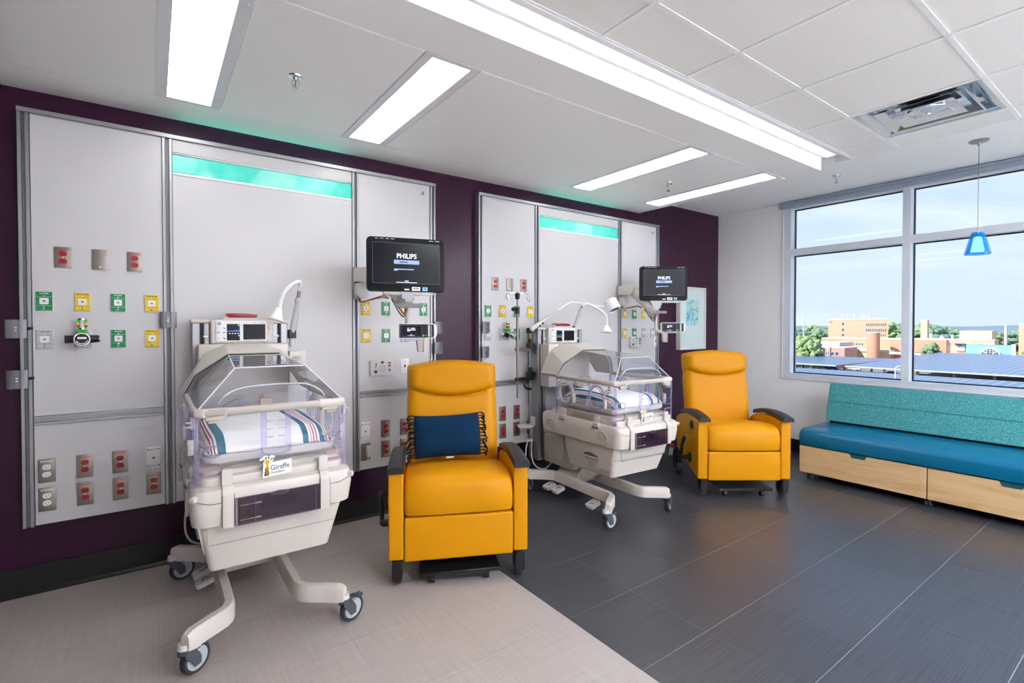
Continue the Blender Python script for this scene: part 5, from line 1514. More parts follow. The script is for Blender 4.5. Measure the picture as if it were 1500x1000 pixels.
    # release lever, latch and brake pedal on the viewer's left side
    b = MB(); b.cyl((-.392, .170, .290), (-.440, .170, .290), .020, n=14); b.tube(curve([(-.440, .170, .290), (-.444, .215, .285), (-.444, .240, .305), (-.444, .235, .36), (-.444, .195, .43), (-.444, .145, .475), (-.444, .105, .490)], 5), [.013] * 20 + [.015] * 11, 10); lv = b.build('recline_lever', BLACKP, t)
    b = MB(); b.prism(ellipse(.165, .285, .030, .045, 18), 'x', -.402, -.391, .003, 1); b.build('pivot_cap', BLACKP, lv)
    b = MB(); b.prism(rrect(.098, .160, .548, .622, .014), 'x', -.400, -.390, .003, 1); lt = b.build('latch_recess', BLACKP, t)
    b = MB(); b.prism(rrect(.112, .146, .572, .606, .008), 'x', -.406, -.399, .002, 1); b.build('latch_tab', ARMB, lt)
    b = MB(); b.poly([(-.430, .60, .285), (-.392, .60, .285), (-.392, .655, .165), (-.430, .655, .165), (-.430, .612, .292), (-.392, .612, .292), (-.392, .668, .172), (-.430, .668, .172)], [(0, 1, 2, 3), (7, 6, 5, 4), (0, 4, 5, 1), (1, 5, 6, 2), (2, 6, 7, 3), (3, 7, 4, 0)], .003, 1); pd = b.build('brake_pedal', WHITEP, t)
    b = MB(); b.ball((-.411, .602, .286), (.022, .014, .020), 12, 8); b.build('red_end', REDP, pd)
    b = MB(); b.ball((-.411, .654, .168), (.022, .014, .020), 12, 8); b.build('green_end', GREENP, pd)
    return t
C1, A1 = (1.404, 2.450, 0), R(-25.2)
recliner('near yellow vinyl recliner with black armrests, holding the blue cushion', C1, A1)
recliner('far yellow vinyl recliner with black armrests, in the corner beside the window wall', (4.062, 2.262, 0), R(-35.9))

# fringed cushion on the near chair
cu = thing('cushion', 'indigo lumbar cushion with dark tassels on the near yellow recliner', 'cushion', (0, 0, 0))
cl = Matrix.Translation(C1) @ Matrix.Rotation(A1, 4, 'Z') @ Matrix.Translation((-.045, .395, .742)) @ Matrix.Rotation(R(-16), 4, 'X') @ Matrix.Rotation(R(-1.5), 4, 'Y')
cu.matrix_world = cl
W, Hh = .212, .137
def cush(side):
    def f(u, v):
        a, c = 2 * u - 1, 2 * v - 1
        th = .074 * (max(0, 1 - abs(a) ** 2.6) ** .5) * (max(0, 1 - abs(c) ** 2.6) ** .5)
        px = a * (W - .010 * (1 - abs(a)) * 0 - .006 * c * c * (abs(a) > .2) * abs(a)); pz = c * (Hh - .010 * (1 - a * a) * abs(c) ** 3)
        wr = .0022 * math.sin(18 * c + 3 * a) * abs(a) ** 3 + .0018 * math.sin(25 * a) * abs(c) ** 4
        return (px, side * (th + .0008) + wr, pz)
    return f
b = MB(); b.grid(cush(-1), 36, 26); b.grid(cush(1), 36, 26, True); b.build('cover', BLUEC, cu, ang=80)
rr = random.Random(11)
for s in (-1, 1):
    for i in range(15):
        z = -Hh + .012 + i * (2 * Hh - .02) / 14
        b = MB(); L = rr.uniform(.030, .046); dr = rr.uniform(-.022, -.004)
        p0 = (s * (W - .012), rr.uniform(-.006, .006), z); p1 = (s * (W + L * .35), rr.uniform(-.014, .004), z + rr.uniform(-.006, .010)); p2 = (s * (W + L * .8), rr.uniform(-.016, .004), z + dr * .5); p3 = (s * (W + L * rr.uniform(.8, 1.1)), rr.uniform(-.018, .002), z + dr - .012)
        b.tube(curve([p0, p1, p2, p3], 3), [.0040] * 4 + [.0062] * 2 + [.0048] * 3 + [.0075], 6); b.build('tassel', BLUEF, cu)
b = MB(); b.box(-.012, .036, -.008, -.004, -Hh - .004, -Hh + .003); b.build('care_label', STICKW, cu)

# ------------------------------------------------------------------ window bench with drawers
def wood():
    m = bpy.data.materials.new('maple_veneer'); m.use_nodes = True
    t = m.node_tree; b = t.nodes['Principled BSDF']
    g = t.nodes.new('ShaderNodeTexCoord'); mp_ = t.nodes.new('ShaderNodeMapping'); mp_.inputs['Scale'].default_value = (1, .9, 9)
    t.links.new(g.outputs['Object'], mp_.inputs[0])
    n = t.nodes.new('ShaderNodeTexNoise'); n.inputs['Scale'].default_value = 2.2; n.inputs['Detail'].default_value = 6; n.inputs['Distortion'].default_value = 1.4
    t.links.new(mp_.outputs[0], n.inputs['Vector'])
    r = t.nodes.new('ShaderNodeValToRGB'); e = r.color_ramp.elements
    e[0].position = .30; e[0].color = lin((206, 168, 118)); e[1].position = .62; e[1].color = lin((222, 188, 142))
    q = e.new(.42); q.color = lin((214, 178, 130)); q = e.new(.36); q.color = lin((206, 168, 120))
    t.links.new(n.outputs['Fac'], r.inputs[0]); t.links.new(r.outputs[0], b.inputs['Base Color']); b.inputs['Roughness'].default_value = .38
    return m
MAPLE = wood()
def weave():
    m = bpy.data.materials.new('teal_woven_fabric'); m.use_nodes = True
    t = m.node_tree; b = t.nodes['Principled BSDF']; b.inputs['Roughness'].default_value = .85; b.inputs['Specular IOR Level'].default_value = .25
    g = t.nodes.new('ShaderNodeTexCoord'); mp_ = t.nodes.new('ShaderNodeMapping'); mp_.inputs['Scale'].default_value = (230, 230, 80)
    t.links.new(g.outputs['Object'], mp_.inputs[0])
    n = t.nodes.new('ShaderNodeTexNoise'); n.inputs['Scale'].default_value = 1; n.inputs['Detail'].default_value = 2
    t.links.new(mp_.outputs[0], n.inputs['Vector'])
    r = t.nodes.new('ShaderNodeValToRGB'); e = r.color_ramp.elements
    e[0].position = .36; e[0].color = lin((52, 128, 138)); e[1].position = .70; e[1].color = lin((136, 190, 178))
    q = e.new(.50); q.color = lin((66, 148, 154)); q = e.new(.62); q.color = lin((92, 170, 168))
    t.links.new(n.outputs['Fac'], r.inputs[0]); t.links.new(r.outputs[0], b.inputs['Base Color'])
    bp = t.nodes.new('ShaderNodeBump'); bp.inputs['Strength'].default_value = .3; bp.inputs['Distance'].default_value = .001
    t.links.new(n.outputs['Fac'], bp.inputs['Height']); t.links.new(bp.outputs[0], b.inputs['Normal'])
    return m
WEAVE = weave()
SX, SY = 4.99, 2.222; SEC = .9635; N = 3
bench = thing('window_bench', 'long teal upholstered bench with maple drawers under the window', 'bench', (SX, SY, 0))
L = SEC * N
b = MB(); b.box(.02, .72, -L + .004, -.004, .078, .318); b.build('carcass', mat('dark_carcass', (34, 40, 46), .6), bench)
for i in range(N):
    a = -SEC * i - .002; z = -SEC * (i + 1) + .006; c = (a + z) / 2
    pts = [(a, .066), (a, .313), (c + .067, .313), (c + .056, .284), (c + .046, .278), (c - .046, .278), (c - .056, .284), (c - .067, .313), (z, .313), (z, .066)]
    b = MB(); b.prism(pts, 'x', 0, .020, .0015, 1); d_ = b.build('drawer_front', MAPLE, bench)
    b = MB(); b.box(.012, .0195, c - .0665, c + .0665, .276, .318); b.build('handle_backing', mat('deep_teal', (8, 84, 104), .5) if 'deep_teal' not in MATS else MATS['deep_teal'], d_)
b = MB(); b.box(.0, .72, -.003, .0, .066, .313); b.build('end_panel', MAPLE, bench)
# seat: one long vinyl pad, rounded front, three stitched lines
pr = [(.70, .320), (.02, .320), (-.006, .326), (-.014, .36), (-.014, .42), (-.004, .450), (.022, .466), (.07, .472), (.40, .474), (.66, .472), (.70, .466)]
rings = []
for yy in (.004, -.004, -.014) + tuple(-.014 - (L - .028) * k / 12 for k in range(1, 13)) + (-L + .004, -L - .004):
    f = .012 if yy > 0 or yy < -L else (.003 if yy > -.01 or yy < -L + .01 else 0)
    rings.append([(x + (f if x < .1 else 0), yy, z - (f if z > .4 else 0)) for x, z in pr])
b = MB(); b.loft(rings); st = b.build('seat_cushion', TEALV, bench, ang=50)
for yy in (-.275, -1.005, -1.95):
    b = MB(); b.tube([(-.0142, yy, .335), (-.0145, yy, .42), (-.005, yy, .4508), (.022, yy, .4665), (.07, yy, .4725), (.40, yy, .4745), (.52, yy, .474)], .0011, 5); b.build('stitch_line', mat('stitch_teal', (0, 84, 118), .5) if 'stitch_teal' not in MATS else MATS['stitch_teal'], st)
b = MB(); b.poly([(.545, .0, .492), (.650, .0, .860), (.730, .0, .855), (.66, .0, .48), (.545, -L, .492), (.650, -L, .860), (.730, -L, .855), (.66, -L, .48)], [(0, 1, 2, 3), (7, 6, 5, 4), (0, 4, 5, 1), (1, 5, 6, 2), (2, 6, 7, 3), (3, 7, 4, 0)], .012, 3); bk = b.build('backrest', WEAVE, bench)
b = MB(); b.cyl((.595, -.012, .685), (.595, -L + .012, .685), .0016, n=5); b.build('back_seam', MATS['deep_teal'], bk)
b = MB(); b.box(.60, .72, -L + .02, -.02, .32, .52); b.build('back_support', MATS['dark_carcass'], bench)
def bench_caster(y, x=.055):
    f = MB(); f.cyl((x, y, .045), (x, y, .078), .016, n=12); f.box(x - .018, x + .018, y - .004, y + .004, .02, .06, .002, 1); fk = f.build('caster', FORKG, bench)
    w = MB()
    for s in (-1, 1): w.cyl((x, y + s * .006, .026), (x, y + s * .022, .026), .026, n=18)
    w.build('wheel', clear_mat('clear_wheel', (190, 196, 204), 1.2, haze=.4, hazecol=(120, 126, 134)) if 'clear_wheel' not in MATS else MATS['clear_wheel'], fk)
for yy in (-.075, -SEC, -2 * SEC, -L + .075):
    bench_caster(yy); bench_caster(yy, .64)

# ------------------------------------------------------------------ framed picture and pendant lamp
pc = thing('framed_picture', 'white framed watercolour on the purple wall by the corner', 'picture', (5.340, YH, 1.540))
w2, h2 = .262, .378; dp = .060
b = MB()
b.box(-w2, -w2 + .022, -dp, 0, -h2, h2, .002, 1); b.box(w2 - .022, w2, -dp, 0, -h2, h2, .002, 1)
b.box(-w2 + .022, w2 - .022, -dp, 0, -h2, -h2 + .022, .002, 1); b.box(-w2 + .022, w2 - .022, -dp, 0, h2 - .022, h2, .002, 1); b.build('frame', FRAMEW, pc)
b = MB(); b.box(-w2 + .022, w2 - .022, -dp + .014, -.004, -h2 + .022, h2 - .022); b.build('mat_board', mat('pale_mat_board', (230, 240, 240), .6), pc)
def abstract():
    m = bpy.data.materials.new('abstract_watercolour'); m.use_nodes = True
    t = m.node_tree; b = t.nodes['Principled BSDF']; b.inputs['Roughness'].default_value = .7
    g = t.nodes.new('ShaderNodeTexCoord')
    n = t.nodes.new('ShaderNodeTexNoise'); n.inputs['Scale'].default_value = 13; n.inputs['Detail'].default_value = 4; n.inputs['Distortion'].default_value = 1
    t.links.new(g.outputs['Object'], n.inputs['Vector'])
    r = t.nodes.new('ShaderNodeValToRGB'); e = r.color_ramp.elements
    e[0].position = .28; e[0].color = lin((70, 160, 214)); e[1].position = .78; e[1].color = lin((224, 226, 150))
    for p_, c_ in ((.40, (120, 200, 224)), (.47, (206, 236, 240)), (.56, (196, 232, 226)), (.66, (206, 230, 186))):
        q = e.new(p_); q.color = lin(c_)
    t.links.new(n.outputs['Fac'], r.inputs[0]); t.links.new(r.outputs[0], b.inputs['Base Color'])
    return m
b = MB(); b.box(-.128, .120, -dp + .0125, -dp + .0145, -.080, .225); b.build('painting', abstract(), pc)
b = MB()
for q in range(26):
    x = rr.gauss(-.005, .04); z = .06 + rr.gauss(0, .075); s_ = rr.uniform(.006, .02)
    b.prism([(x + s_ * .6 * math.cos(a), max(-.09, min(.21, z + s_ * rr.uniform(.9, 1.7) * math.sin(a)))) for a in [2 * PI * k / 7 for k in range(7)]], 'y', -dp + .0115, -dp + .0128)
b.build('blue_wash', mat('wash_blue', (150, 204, 230), .7), pc)
b = MB()
for q in range(5):
    x = rr.uniform(-.09, .08); z = rr.uniform(-.02, .19); b.prism(ellipse(x, z, .004, .009, 7), 'y', -dp + .011, -dp + .0124)
b.build('red_wash', mat('wash_red', (206, 120, 110), .7), pc)
b = MB(); b.box(-w2 + .022, w2 - .022, -dp + .004, -dp + .006, -h2 + .022, h2 - .022); b.build('glazing', clear_mat('picture_glass', (250, 252, 252), .5), pc)

pl = thing('pendant_lamp', 'small blue glass pendant lamp hanging in front of the window', 'lamp', (5.150, 1.012, ZG))
b = MB(); b.lathe([(0, 0), (.060, 0), (.060, -.006), (.054, -.011), (.014, -.013), (.012, -.022), (.008, -.040), (0, -.040)], n=28); b.build('ceiling_plate', ALU, pl)
zt_, zb_ = -.700, -.872
b = MB(); b.cyl((0, 0, -.03), (0, 0, zt_ + .01), .0022, n=6); b.build('cord', STEEL, pl)
b = MB(); b.cyl((0, 0, zt_ - .02), (0, 0, zt_ + .005), .010, n=12); b.build('lamp_holder', CHROME, pl)
b = MB(); b.lathe([(.030, zt_), (.038, zt_ - .004), (.046, zt_ - .03), (.078, zb_ + .012), (.079, zb_ + .003), (.074, zb_), (.068, zb_ + .004), (.064, zb_ + .014), (.036, zt_ - .034), (.028, zt_ - .012), (.022, zt_ - .004)], n=30); b.build('glass_shade', BLUEG, pl)
b = MB(); b.lathe([(0, zt_ - .035), (.017, zt_ - .035), (.024, zt_ - .042), (.040, zb_ + .028), (.038, zb_ + .022), (0, zb_ + .022)], n=24); b.build('inner_shade', mat('lit_opal_glass', (250, 244, 214), .4, emit=(255, 240, 200), estr=1.1), pl)
# ------------------------------------------------------------------ the town outside the window
GZ = -17.0
BRICK = mat('pale_orange_brick', (230, 190, 160), rough=.9, spec=.1, var=.04, vscale=.6)
BRICKR = mat('red_orange_brick', (226, 168, 138), rough=.9, spec=.1, var=.04, vscale=.6)
BRICKP = mat('pink_brick', (222, 168, 152), rough=.9, spec=.1, var=.04, vscale=.6)
CONC = mat('white_concrete', (226, 222, 216), rough=.9, spec=.1)
CREAMW = mat('cream_wall', (226, 206, 182), rough=.9, spec=.1)
WINB = mat('blue_grey_glazing', (60, 84, 112), rough=.25, spec=.6)
ASPH = mat('pale_asphalt', (150, 142, 130), rough=.95, spec=.1, var=.06, vscale=.05)
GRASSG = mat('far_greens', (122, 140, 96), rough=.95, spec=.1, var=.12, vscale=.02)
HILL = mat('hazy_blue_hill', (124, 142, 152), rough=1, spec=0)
PVB = mat('solar_cell_blue', (104, 128, 158), rough=.35, spec=.6)
PVF = mat('solar_frame', (196, 208, 220), rough=.5, metal=.2)
BLUER = mat('blue_metal_roof', (136, 182, 222), rough=.5)
TRUNK = mat('grey_bark', (104, 92, 78), rough=.95)
LEAFS = [mat('hazy_green_a', (136, 160, 122), .9, spec=.1, var=.25, vscale=1.4), mat('hazy_green_b', (152, 172, 118), .9, spec=.1, var=.25, vscale=1.4), mat('hazy_green_c', (124, 152, 134), .9, spec=.1, var=.25, vscale=1.4)]  # leaf greens paled, air haze put into the colour

b = MB(); b.box(12, 700, -420, 700, GZ - 1, GZ); struct(b.build('ground', ASPH))
b = MB(); b.box(330, 2600, -1600, 2400, GZ - .6, GZ + .02); struct(b.build('ground_far', GRASSG))
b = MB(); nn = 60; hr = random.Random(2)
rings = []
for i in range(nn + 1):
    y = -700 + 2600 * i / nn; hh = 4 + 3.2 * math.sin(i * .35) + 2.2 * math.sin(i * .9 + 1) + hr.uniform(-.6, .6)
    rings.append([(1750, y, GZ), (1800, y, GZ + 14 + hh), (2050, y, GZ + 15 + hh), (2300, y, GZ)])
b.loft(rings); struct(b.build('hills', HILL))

def bpart(p, name, m, *boxes, bev=0):
    b = MB()
    for q in boxes: b.box(*q, bev)
    return b.build(name, m, p)
def win(p, x, y, z, w, h):
    b = MB(); b.box(x - .12, x + .1, y - w / 2, y + w / 2, z - h / 2, z + h / 2); f = b.build('window', CONC, p)
    q = min(.12, w * .16); b = MB(); b.box(x - .16, x - .10, y - w / 2 + q, y + w / 2 - q, z - h / 2 + .12, z + h / 2 - .12); b.build('pane', WINB, f)

# tall brick block with rooftop antennas
t = thing('office_block', 'tall pale brick block with antennas on its roof', 'building', (330, 116, GZ), .30)
bpart(t, 'wall', BRICK, (0, 10, -14.2, 14.2, 0, 22.3)); bpart(t, 'parapet', CONC, (-.15, 10.2, -14.3, 14.3, 22.3, 22.9))
for z in (20.1, 16.6, 13.6): win(t, 0, 7.0, z, 1.1, 1.5)
for r_, z in enumerate((19.6, 16.5)):
    for k in range(11): win(t, 0, -4.2 - k * .88, z, .56, 1.7)
for k in range(3): win(t, 0, -10.9 - k * .9, 13.7, .42, 1.3)
b = MB(); b.box(-.2, 0, 12.4, 13.1, 20.9, 21.7); b.box(-.2, 0, 13.2, 13.8, 20.9, 21.7); b.build('wall_sign', BLUER, t)
for y, hh in ((7.6, 3.2), (5.2, 2.9), (1.7, 3.0), (-1.6, 3.2), (-2.8, 3.0), (-3.6, 2.6), (-5.0, 3.1)):
    bpart(t, 'antenna', CONC, (2, 2.25, y - .15, y + .15, 22.9, 22.9 + hh))
bpart(t, 'roof_unit', CONC, (3, 6, 8.5, 11, 22.9, 23.5), (3, 7, -12.5, -8.5, 22.9, 23.4))
# lower brick wing with a row of windows
t = thing('brick_wing', 'low brick wing with a row of small windows below the tall block', 'building', (296, 104, GZ))
bpart(t, 'wall', BRICKR, (0, 20, -18, 17, 0, 12.0)); bpart(t, 'parapet', CONC, (-.15, 20, -18.1, 17.1, 12.0, 12.5))
for k in range(9): win(t, 0, 7.6 - k * 1.23, 9.4, .9, 1.35)
bpart(t, 'lower_roof', CONC, (-12, 0, -18, 10, 6.2, 7.2)); bpart(t, 'lower_wall', CREAMW, (-11.5, 0, -17.5, 9.5, 0, 6.2))
t = thing('round_tower', 'round brick stair tower in front of the low wing', 'building', (280, 91.7, GZ))
b = MB(); b.cyl((0, 0, 0), (0, 0, 15.2), 2.6, n=28); b.build('wall', BRICKR, t)
b = MB(); b.cyl((0, 0, 15.2), (0, 0, 15.7), 2.75, n=28); b.build('cap', CONC, t)
t = thing('annex', 'pink brick annex with two dark windows behind the left solar canopy', 'building', (252, 103, GZ))
bpart(t, 'wall', BRICKP, (0, 14, -9.5, 30, 0, 8.7)); bpart(t, 'parapet', CONC, (-.1, 14, -9.6, 30, 8.7, 9.0))
bpart(t, 'roof_house', CONC, (14, 30, -2, 22, 8.7, 10.8))
for y in (-4.6, -6.4): win(t, 0, y, 6.2, 1.4, 1.5)
bpart(t, 'downpipe', CONC, (-.2, 0, -2.9, -2.5, 0, 8.7))
t = thing('long_brick_wing', 'long pale brick wing behind the white mullion', 'building', (290, 66, GZ))
bpart(t, 'wall', BRICKR, (0, 10, 1, 22, 0, 12.2)); bpart(t, 'parapet', CONC, (-.1, 10, 1, 22.1, 12.2, 12.8)); bpart(t, 'plinth_roof', CONC, (-6, 0, 1, 22, 5.4, 6.4))
# chimney
t = thing('brick_chimney', 'tall square brick chimney right of the mullion', 'building', (302, 78.2, GZ))
bpart(t, 'shaft', BRICK, (0, 2.6, -1.25, 1.25, 0, 21.3)); bpart(t, 'cap', CONC, (-.1, 2.7, -1.3, 1.3, 21.3, 21.7))
# hospital wing on the right with penthouse
t = thing('clinic_building', 'low pale brick clinic with a cream penthouse on its roof', 'building', (292, 64.6, GZ), .06)
bpart(t, 'wall', BRICK, (0, 12, -13.0, 16.5, 0, 12.3)); bpart(t, 'parapet', CONC, (-.1, 12, -13.1, 16.5, 12.3, 12.9))
bpart(t, 'penthouse', CREAMW, (3, 16, -11.8, -1.2, 12.9, 16.3)); bpart(t, 'penthouse_roof', CONC, (2.9, 16, -11.9, -1.1, 16.3, 16.6))
bpart(t, 'white_panel', CONC, (-.2, 0, 1.5, 5.2, 7.5, 11.6), (-.2, 0, -6, -4, 9.5, 11))
bpart(t, 'canopy', MATS['blue_grey_glazing'], (-2.5, 0, -4, -.2, 10.6, 10.9)); bpart(t, 'bay', CONC, (-1, 0, -3.6, -.6, 7.8, 10.2))
for y in (13.3, 12.2): win(t, 0, y, 9.8, .9, 2.0)
win(t, 0, -8.6, 10.5, 1.0, .9); win(t, -1, -2.1, 10.2, 1.3, .9)
bpart(t, 'roof_vent', CONC, (2, 3, 8.4, 9.2, 12.9, 15.2), (2, 4, 4.2, 5.6, 12.9, 13.9), (2, 3, .8, 1.6, 12.9, 14.8))
bpart(t, 'plinth_roof', CONC, (-7, 0, -4, 14, 5.2, 6.4)); bpart(t, 'plinth_wall', BRICKR, (-6.7, 0, -4, 14, 0, 5.2))
# vaulted hall
t = thing('vaulted_hall', 'white and blue vaulted hall with an arched window', 'building', (278, 50.4, GZ), 0.16)
t.scale = (.9, .9, 1.08)
def vault(y0, y1, rise):
    b = MB(); b.prism([(6.0 - 6.0 * math.cos(PI * k / 14), 6.2 + rise * math.sin(PI * k / 14)) for k in range(15)], 'y', y0, y1); return b
vault(-6.9, 8.1, 3.9).build('vault_roof', BLUER, t)
bpart(t, 'wall', CONC, (.2, 11.8, -6.8, 8.0, 0, 6.2))
b = vault(-8.3, -6.9, 4.2); b.box(0, 12, -8.3, -6.9, 0, 6.2); b.build('end_wall', CONC, t)
b = MB(); b.prism(arc(0, 5.7, 3.65, 0, 180, 18), 'x', -1.2, 3.5); gb = b.build('gable', CONC, t)
b = MB(); b.prism(arc(0, 5.75, 2.95, 0, 180, 18), 'x', -1.32, -1.15); gl = b.build('arched_window', WINB, gb)
for y in (-1.95, -1.0, 0, 1.0, 1.95):
    b = MB(); b.box(-1.42, -1.30, y - .10, y + .10, 5.7, 5.75 + math.sqrt(2.95 ** 2 - y * y)); b.build('glazing_bar', CONC, gb)
for z in (6.5, 7.4, 8.1):
    ww = math.sqrt(max(0, 2.95 ** 2 - (z - 5.7) ** 2)); b = MB(); b.box(-1.42, -1.30, -ww, ww, z - .09, z + .09); b.build('glazing_bar', CONC, gb)
for q in (-1, 1):
    b = MB(); b.cyl((-1.38, 0, 5.8), (-1.38, q * 2.1, 7.8), .2, n=6); b.build('glazing_bar', CONC, gb)
t = thing('corner_block', 'brick block at the right edge of the window', 'building', (312, 33.6, GZ), .10)
bpart(t, 'wall', BRICK, (0, 14, -14, 13.5, 0, 19.3)); bpart(t, 'parapet', CONC, (-.1, 14, -14, 13.6, 19.3, 19.8)); bpart(t, 'porch', CONC, (-4, 0, -8, 10.0, 7.6, 8.6))

# solar canopies over the car park: every row of panels is a part
def canopy(label, x0, x1, y0, y1, z0, z1, dy, rows, posts):
    t = thing('solar_canopy', label, 'solar canopy', (x0, (y0 + y1) / 2, GZ), 0, 'solar canopies over the car park')
    n = int(round((y1 - y0) / dy)); cy = (y0 + y1) / 2; me = None
    dx = (x1 - x0) / rows; tilt = (z1 - z0) / (x1 - x0)
    for r_ in range(rows):
        for k in range(n):
            if me is None:
                b = MB(); g = .17
                b.poly([(.15, g, .0), (dx - .15, g, tilt * dx), (dx - .15, dy - g, tilt * dx), (.15, dy - g, 0), (.15, g, .03), (dx - .15, g, tilt * dx + .03), (dx - .15, dy - g, tilt * dx + .03), (.15, dy - g, .03)],
                       [(0, 3, 2, 1), (4, 5, 6, 7), (0, 1, 5, 4), (1, 2, 6, 5), (2, 3, 7, 6), (3, 0, 4, 7)])
                o = b.build('panel_row', PVB, t, smooth=False); me = o.data
            else:
                o = bpy.data.objects.new('panel_row', me); col.objects.link(o); o.parent = t
            o.location = (r_ * dx, y0 - cy + k * dy, z0 - GZ + r_ * dx * tilt)
    b = MB()
    b.poly([(0, y0 - cy, -.10), (x1 - x0, y0 - cy, z1 - z0 - .10), (x1 - x0, y1 - cy, z1 - z0 - .10), (0, y1 - cy, -.10), (0, y0 - cy, -.008), (x1 - x0, y0 - cy, z1 - z0 - .008), (x1 - x0, y1 - cy, z1 - z0 - .008), (0, y1 - cy, -.008)],
           [(0, 3, 2, 1), (4, 5, 6, 7), (0, 1, 5, 4), (1, 2, 6, 5), (2, 3, 7, 6), (3, 0, 4, 7)])
    b.box(-.1, .1, y0 - cy, y1 - cy, -.35, .05)
    o = b.build('deck', PVF, t); o.location = (0, 0, z0 - GZ)
    for py in posts:
        for fx in (.22, .75):
            xx = (x1 - x0) * fx
            b = MB(); b.box(xx - .3, xx + .3, py - cy - .3, py - cy + .3, 0, z0 - GZ + (z1 - z0) * fx - .1); b.box(xx - 5, xx + 5, py - cy - .2, py - cy + .2, z0 - GZ + (z1 - z0) * fx - .9, z0 - GZ + (z1 - z0) * fx - .2); b.build('post', CONC, t)
canopy('nearest solar canopy, along the lower edge of the window', 118, 158.5, 0, 92, -11.4, -11.0, 2.0, 2, range(6, 92, 14))
canopy('wide solar canopy in the middle, right of the gap', 178, 274, 4, 66, -11.0, -9.7, 2.0, 2, range(8, 66, 9))
canopy('solar canopy left of the gap, in front of the pink annex', 178, 232, 68.5, 124, -11.0, -11.0, 2.0, 1, range(72, 124, 9))
canopy('farthest solar canopy, before the annex', 234, 249, 97, 141, -11.0, -10.2, 2.0, 1, range(100, 140, 12))

# cars under the canopies
def car(x, y, rz, m, label):
    t = thing('car', label, 'car', (x, y, GZ), rz, None)
    b = MB(); b.prism([(-2.2, .35), (2.2, .35), (2.25, .8), (1.3, .95), (-2.0, 1.0), (-2.25, .75)], 'y', -.9, .9, .12, 2); b.build('body', m, t)
    b = MB(); b.prism([(-1.9, .95), (1.3, .92), (.6, 1.45), (-1.2, 1.48)], 'y', -.75, .75, .1, 2); b.build('cabin', WINB, t)
    for sx in (-1.35, 1.4):
        for sy in (-.85, .85):
            b = MB(); b.cyl((sx, sy - .1, .33), (sx, sy + .1, .33), .33, n=14); b.build('wheel', RUBBER, t)
CARB, CARW, CARR, CARD, CARS = mat('blue_car_paint', (60, 96, 140), .3), mat('white_car_paint', (224, 226, 228), .3), mat('red_car_paint', (206, 34, 50), .3), mat('dark_car_paint', (44, 60, 80), .3), mat('silver_car_paint', (160, 172, 184), .3)
for x, y, a, m, lb in ((247, 90.5, 1.57, CARR, 'red car parked between the solar canopies'), (243, 98.5, 1.57, CARD, 'dark car left of the red car in the car park'), (240, 85.2, 1.57, CARW, 'white car just right of the red car in the car park'),
                       (236, 92, 1.5, CARB, 'blue car in front of the red car in the car park'), (244, 116, 1.57, CARB, 'blue car at the far left of the car park'), (240, 110, 1.57, CARS, 'silver car at the far left of the car park'), (242, 121, 1.57, CARD, 'dark car at the left window edge of the car park'),
                       (228, 69, 1.57, CARB, 'blue car near the lamp post below the middle solar canopy'), (224, 59, 1.57, CARD, 'dark car left of the mullion in the car park'),
                       (208, 36, 1.57, CARD, 'dark car below the wide canopy, right of the mullion'), (208, 29, 1.57, CARB, 'blue car below the wide canopy at the right window edge')):
    car(x, y, a, m, lb)
# lamp post and flag poles
t = thing('street_lamp', 'white street lamp post in the car park left of the mullion', 'street lamp', (100, 29.6, GZ))
b = MB(); b.cyl((0, 0, 0), (0, 0, 11.3), .12, .08, 10); b.tube(curve([(0, 0, 11.2), (0, -.1, 11.7), (0, -.6, 11.95), (0, -1.0, 11.9)], 4), .07, 8); b.build('pole', CONC, t)
b = MB(); b.box(-.12, .12, -1.6, -.9, 11.82, 11.98, .03, 1); b.build('lantern', CONC, t)
for x, y, h_, r0, lb in ((240, 105.7, 25.0, .30, 'tall white mast left of the tall brick block'), (330, 54.3, 19.2, .70, 'tall grey mast behind the vaulted hall')):
    t = thing('mast', lb, 'mast', (x, y, GZ), 0); b = MB(); b.cyl((0, 0, 0), (0, 0, h_), r0, r0 * .7, 10); b.build('pole', CONC, t); b = MB(); b.cyl((0, 0, 0), (0, 0, .6), r0 * 2, n=12); b.build('footing', CONC, t)

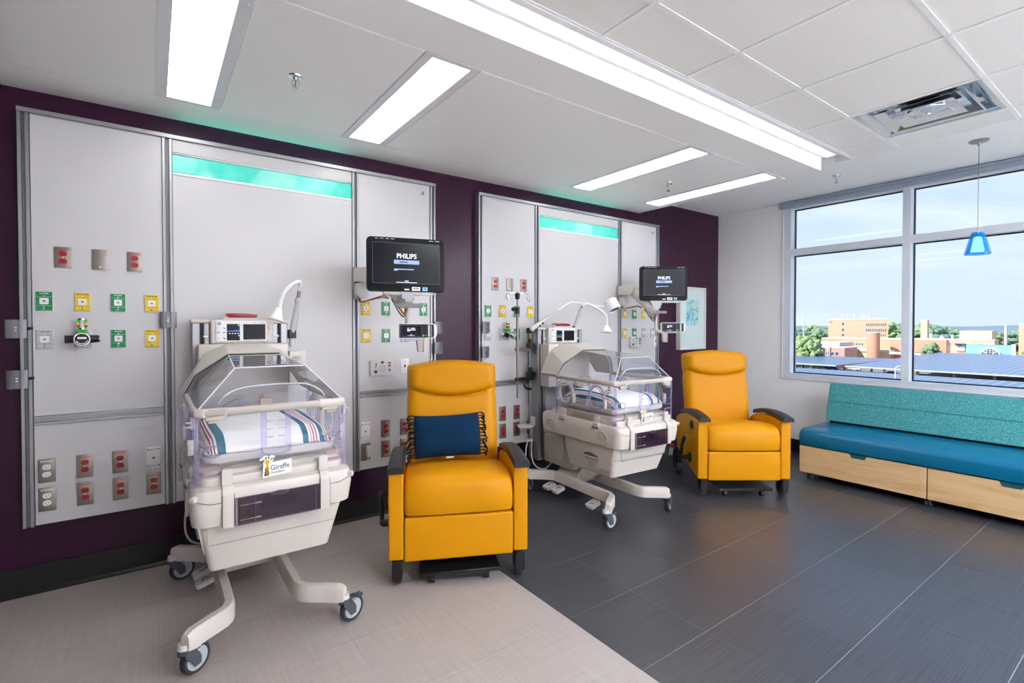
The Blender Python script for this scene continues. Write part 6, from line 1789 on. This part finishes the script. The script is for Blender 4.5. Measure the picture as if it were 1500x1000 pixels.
# trees
def tree_mesh(seed, m):
    rr = random.Random(seed); b = MB()
    for k in range(70):
        a = rr.uniform(0, 2 * PI); q = rr.random() ** .4 * 3.5; z = rr.uniform(3.2, 8.6); q *= 1 - .55 * max(0, (z - 5.2) / 3.2)
        r_ = rr.uniform(.5, 1.15); c = (q * math.cos(a), q * math.sin(a), z)
        rings = []
        for i in range(6):
            th = -PI / 2 + PI * i / 5; cr = max(math.cos(th), .05)
            rings.append([(c[0] + r_ * cr * math.cos(2 * PI * j / 8) * rr.uniform(.65, 1.3), c[1] + r_ * cr * math.sin(2 * PI * j / 8) * rr.uniform(.65, 1.3), c[2] + r_ * .85 * math.sin(th) * rr.uniform(.85, 1.15)) for j in range(8)])
        b.loft(rings)
    crown = b.build('crown', m, None, ang=30)
    b = MB(); b.cyl((0, 0, 0), (0, 0, 4.6), .32, .2, 8)
    for k in range(4):
        a = k * 1.6; b.cyl((0, 0, 3.2), (1.5 * math.cos(a), 1.5 * math.sin(a), 5.2), .16, .07, 6)
    tr = b.build('trunk', TRUNK)
    return crown, tr
protos = []
for k in range(3):
    cr_, tk_ = tree_mesh(20 + k, LEAFS[k]); protos.append((cr_.data, tk_.data)); bpy.data.objects.remove(cr_); bpy.data.objects.remove(tk_)
def tree(x, y, h_, k, lab, grp, wd=1.0):
    t = thing('tree', lab, 'tree', (x, y, GZ), random.uniform(0, 6), grp)
    t.scale = (h_ / 9 * wd, h_ / 9 * wd, h_ / 9)
    for nm, me in zip(('crown', 'trunk'), protos[k]):
        o = bpy.data.objects.new(nm, me); col.objects.link(o); o.parent = t
tree(226, 99.5, 14.5, 1, 'bright green tree in front of the pink annex', None, .85)
tree(228, 96.0, 13.0, 1, 'bright green tree nearest the pink annex on the right', None, .8)
tree(279, 69.8, 11.0, 0, 'small tree behind the wide solar canopy, right of the mullion', None, .9)
tree(300, 41.5, 10.0, 1, 'green tree beside the vaulted hall at the window edge', None, .9)
tr = random.Random(4)
gl = 'leafy tree in the row left of the tall brick block'
for k in range(15):
    y = 205 - k * 3.6; tree(400 + tr.uniform(-30, 40), y + tr.uniform(-2, 2), tr.uniform(15, 20), tr.randrange(3), gl, 'trees left of the brick block', 1.15)
gl = 'leafy tree right of the tall brick block, beside the mullion'
for k in range(9):
    y = 142 - k * 3.6; tree(420 + tr.uniform(-20, 30), y + tr.uniform(-2, 2), tr.uniform(17, 21.5), tr.randrange(3), gl, 'trees beside the mullion', 1.15)
gl = 'leafy tree behind the clinic building'
for k in range(10):
    y = 106 - k * 3.4; tree(390 + tr.uniform(-15, 25), y + tr.uniform(-2, 2), tr.uniform(17, 20.5) - k * .35, tr.randrange(3), gl, 'trees behind the clinic', 1.2)
gl = 'hazy tree in the far row behind the vaulted hall'
for k in range(22):
    y = 96 - k * 3.6; tree(520 + tr.uniform(-40, 60), y + tr.uniform(-2, 2), tr.uniform(13, 16), tr.randrange(3), gl, 'far trees on the right', 1.4)
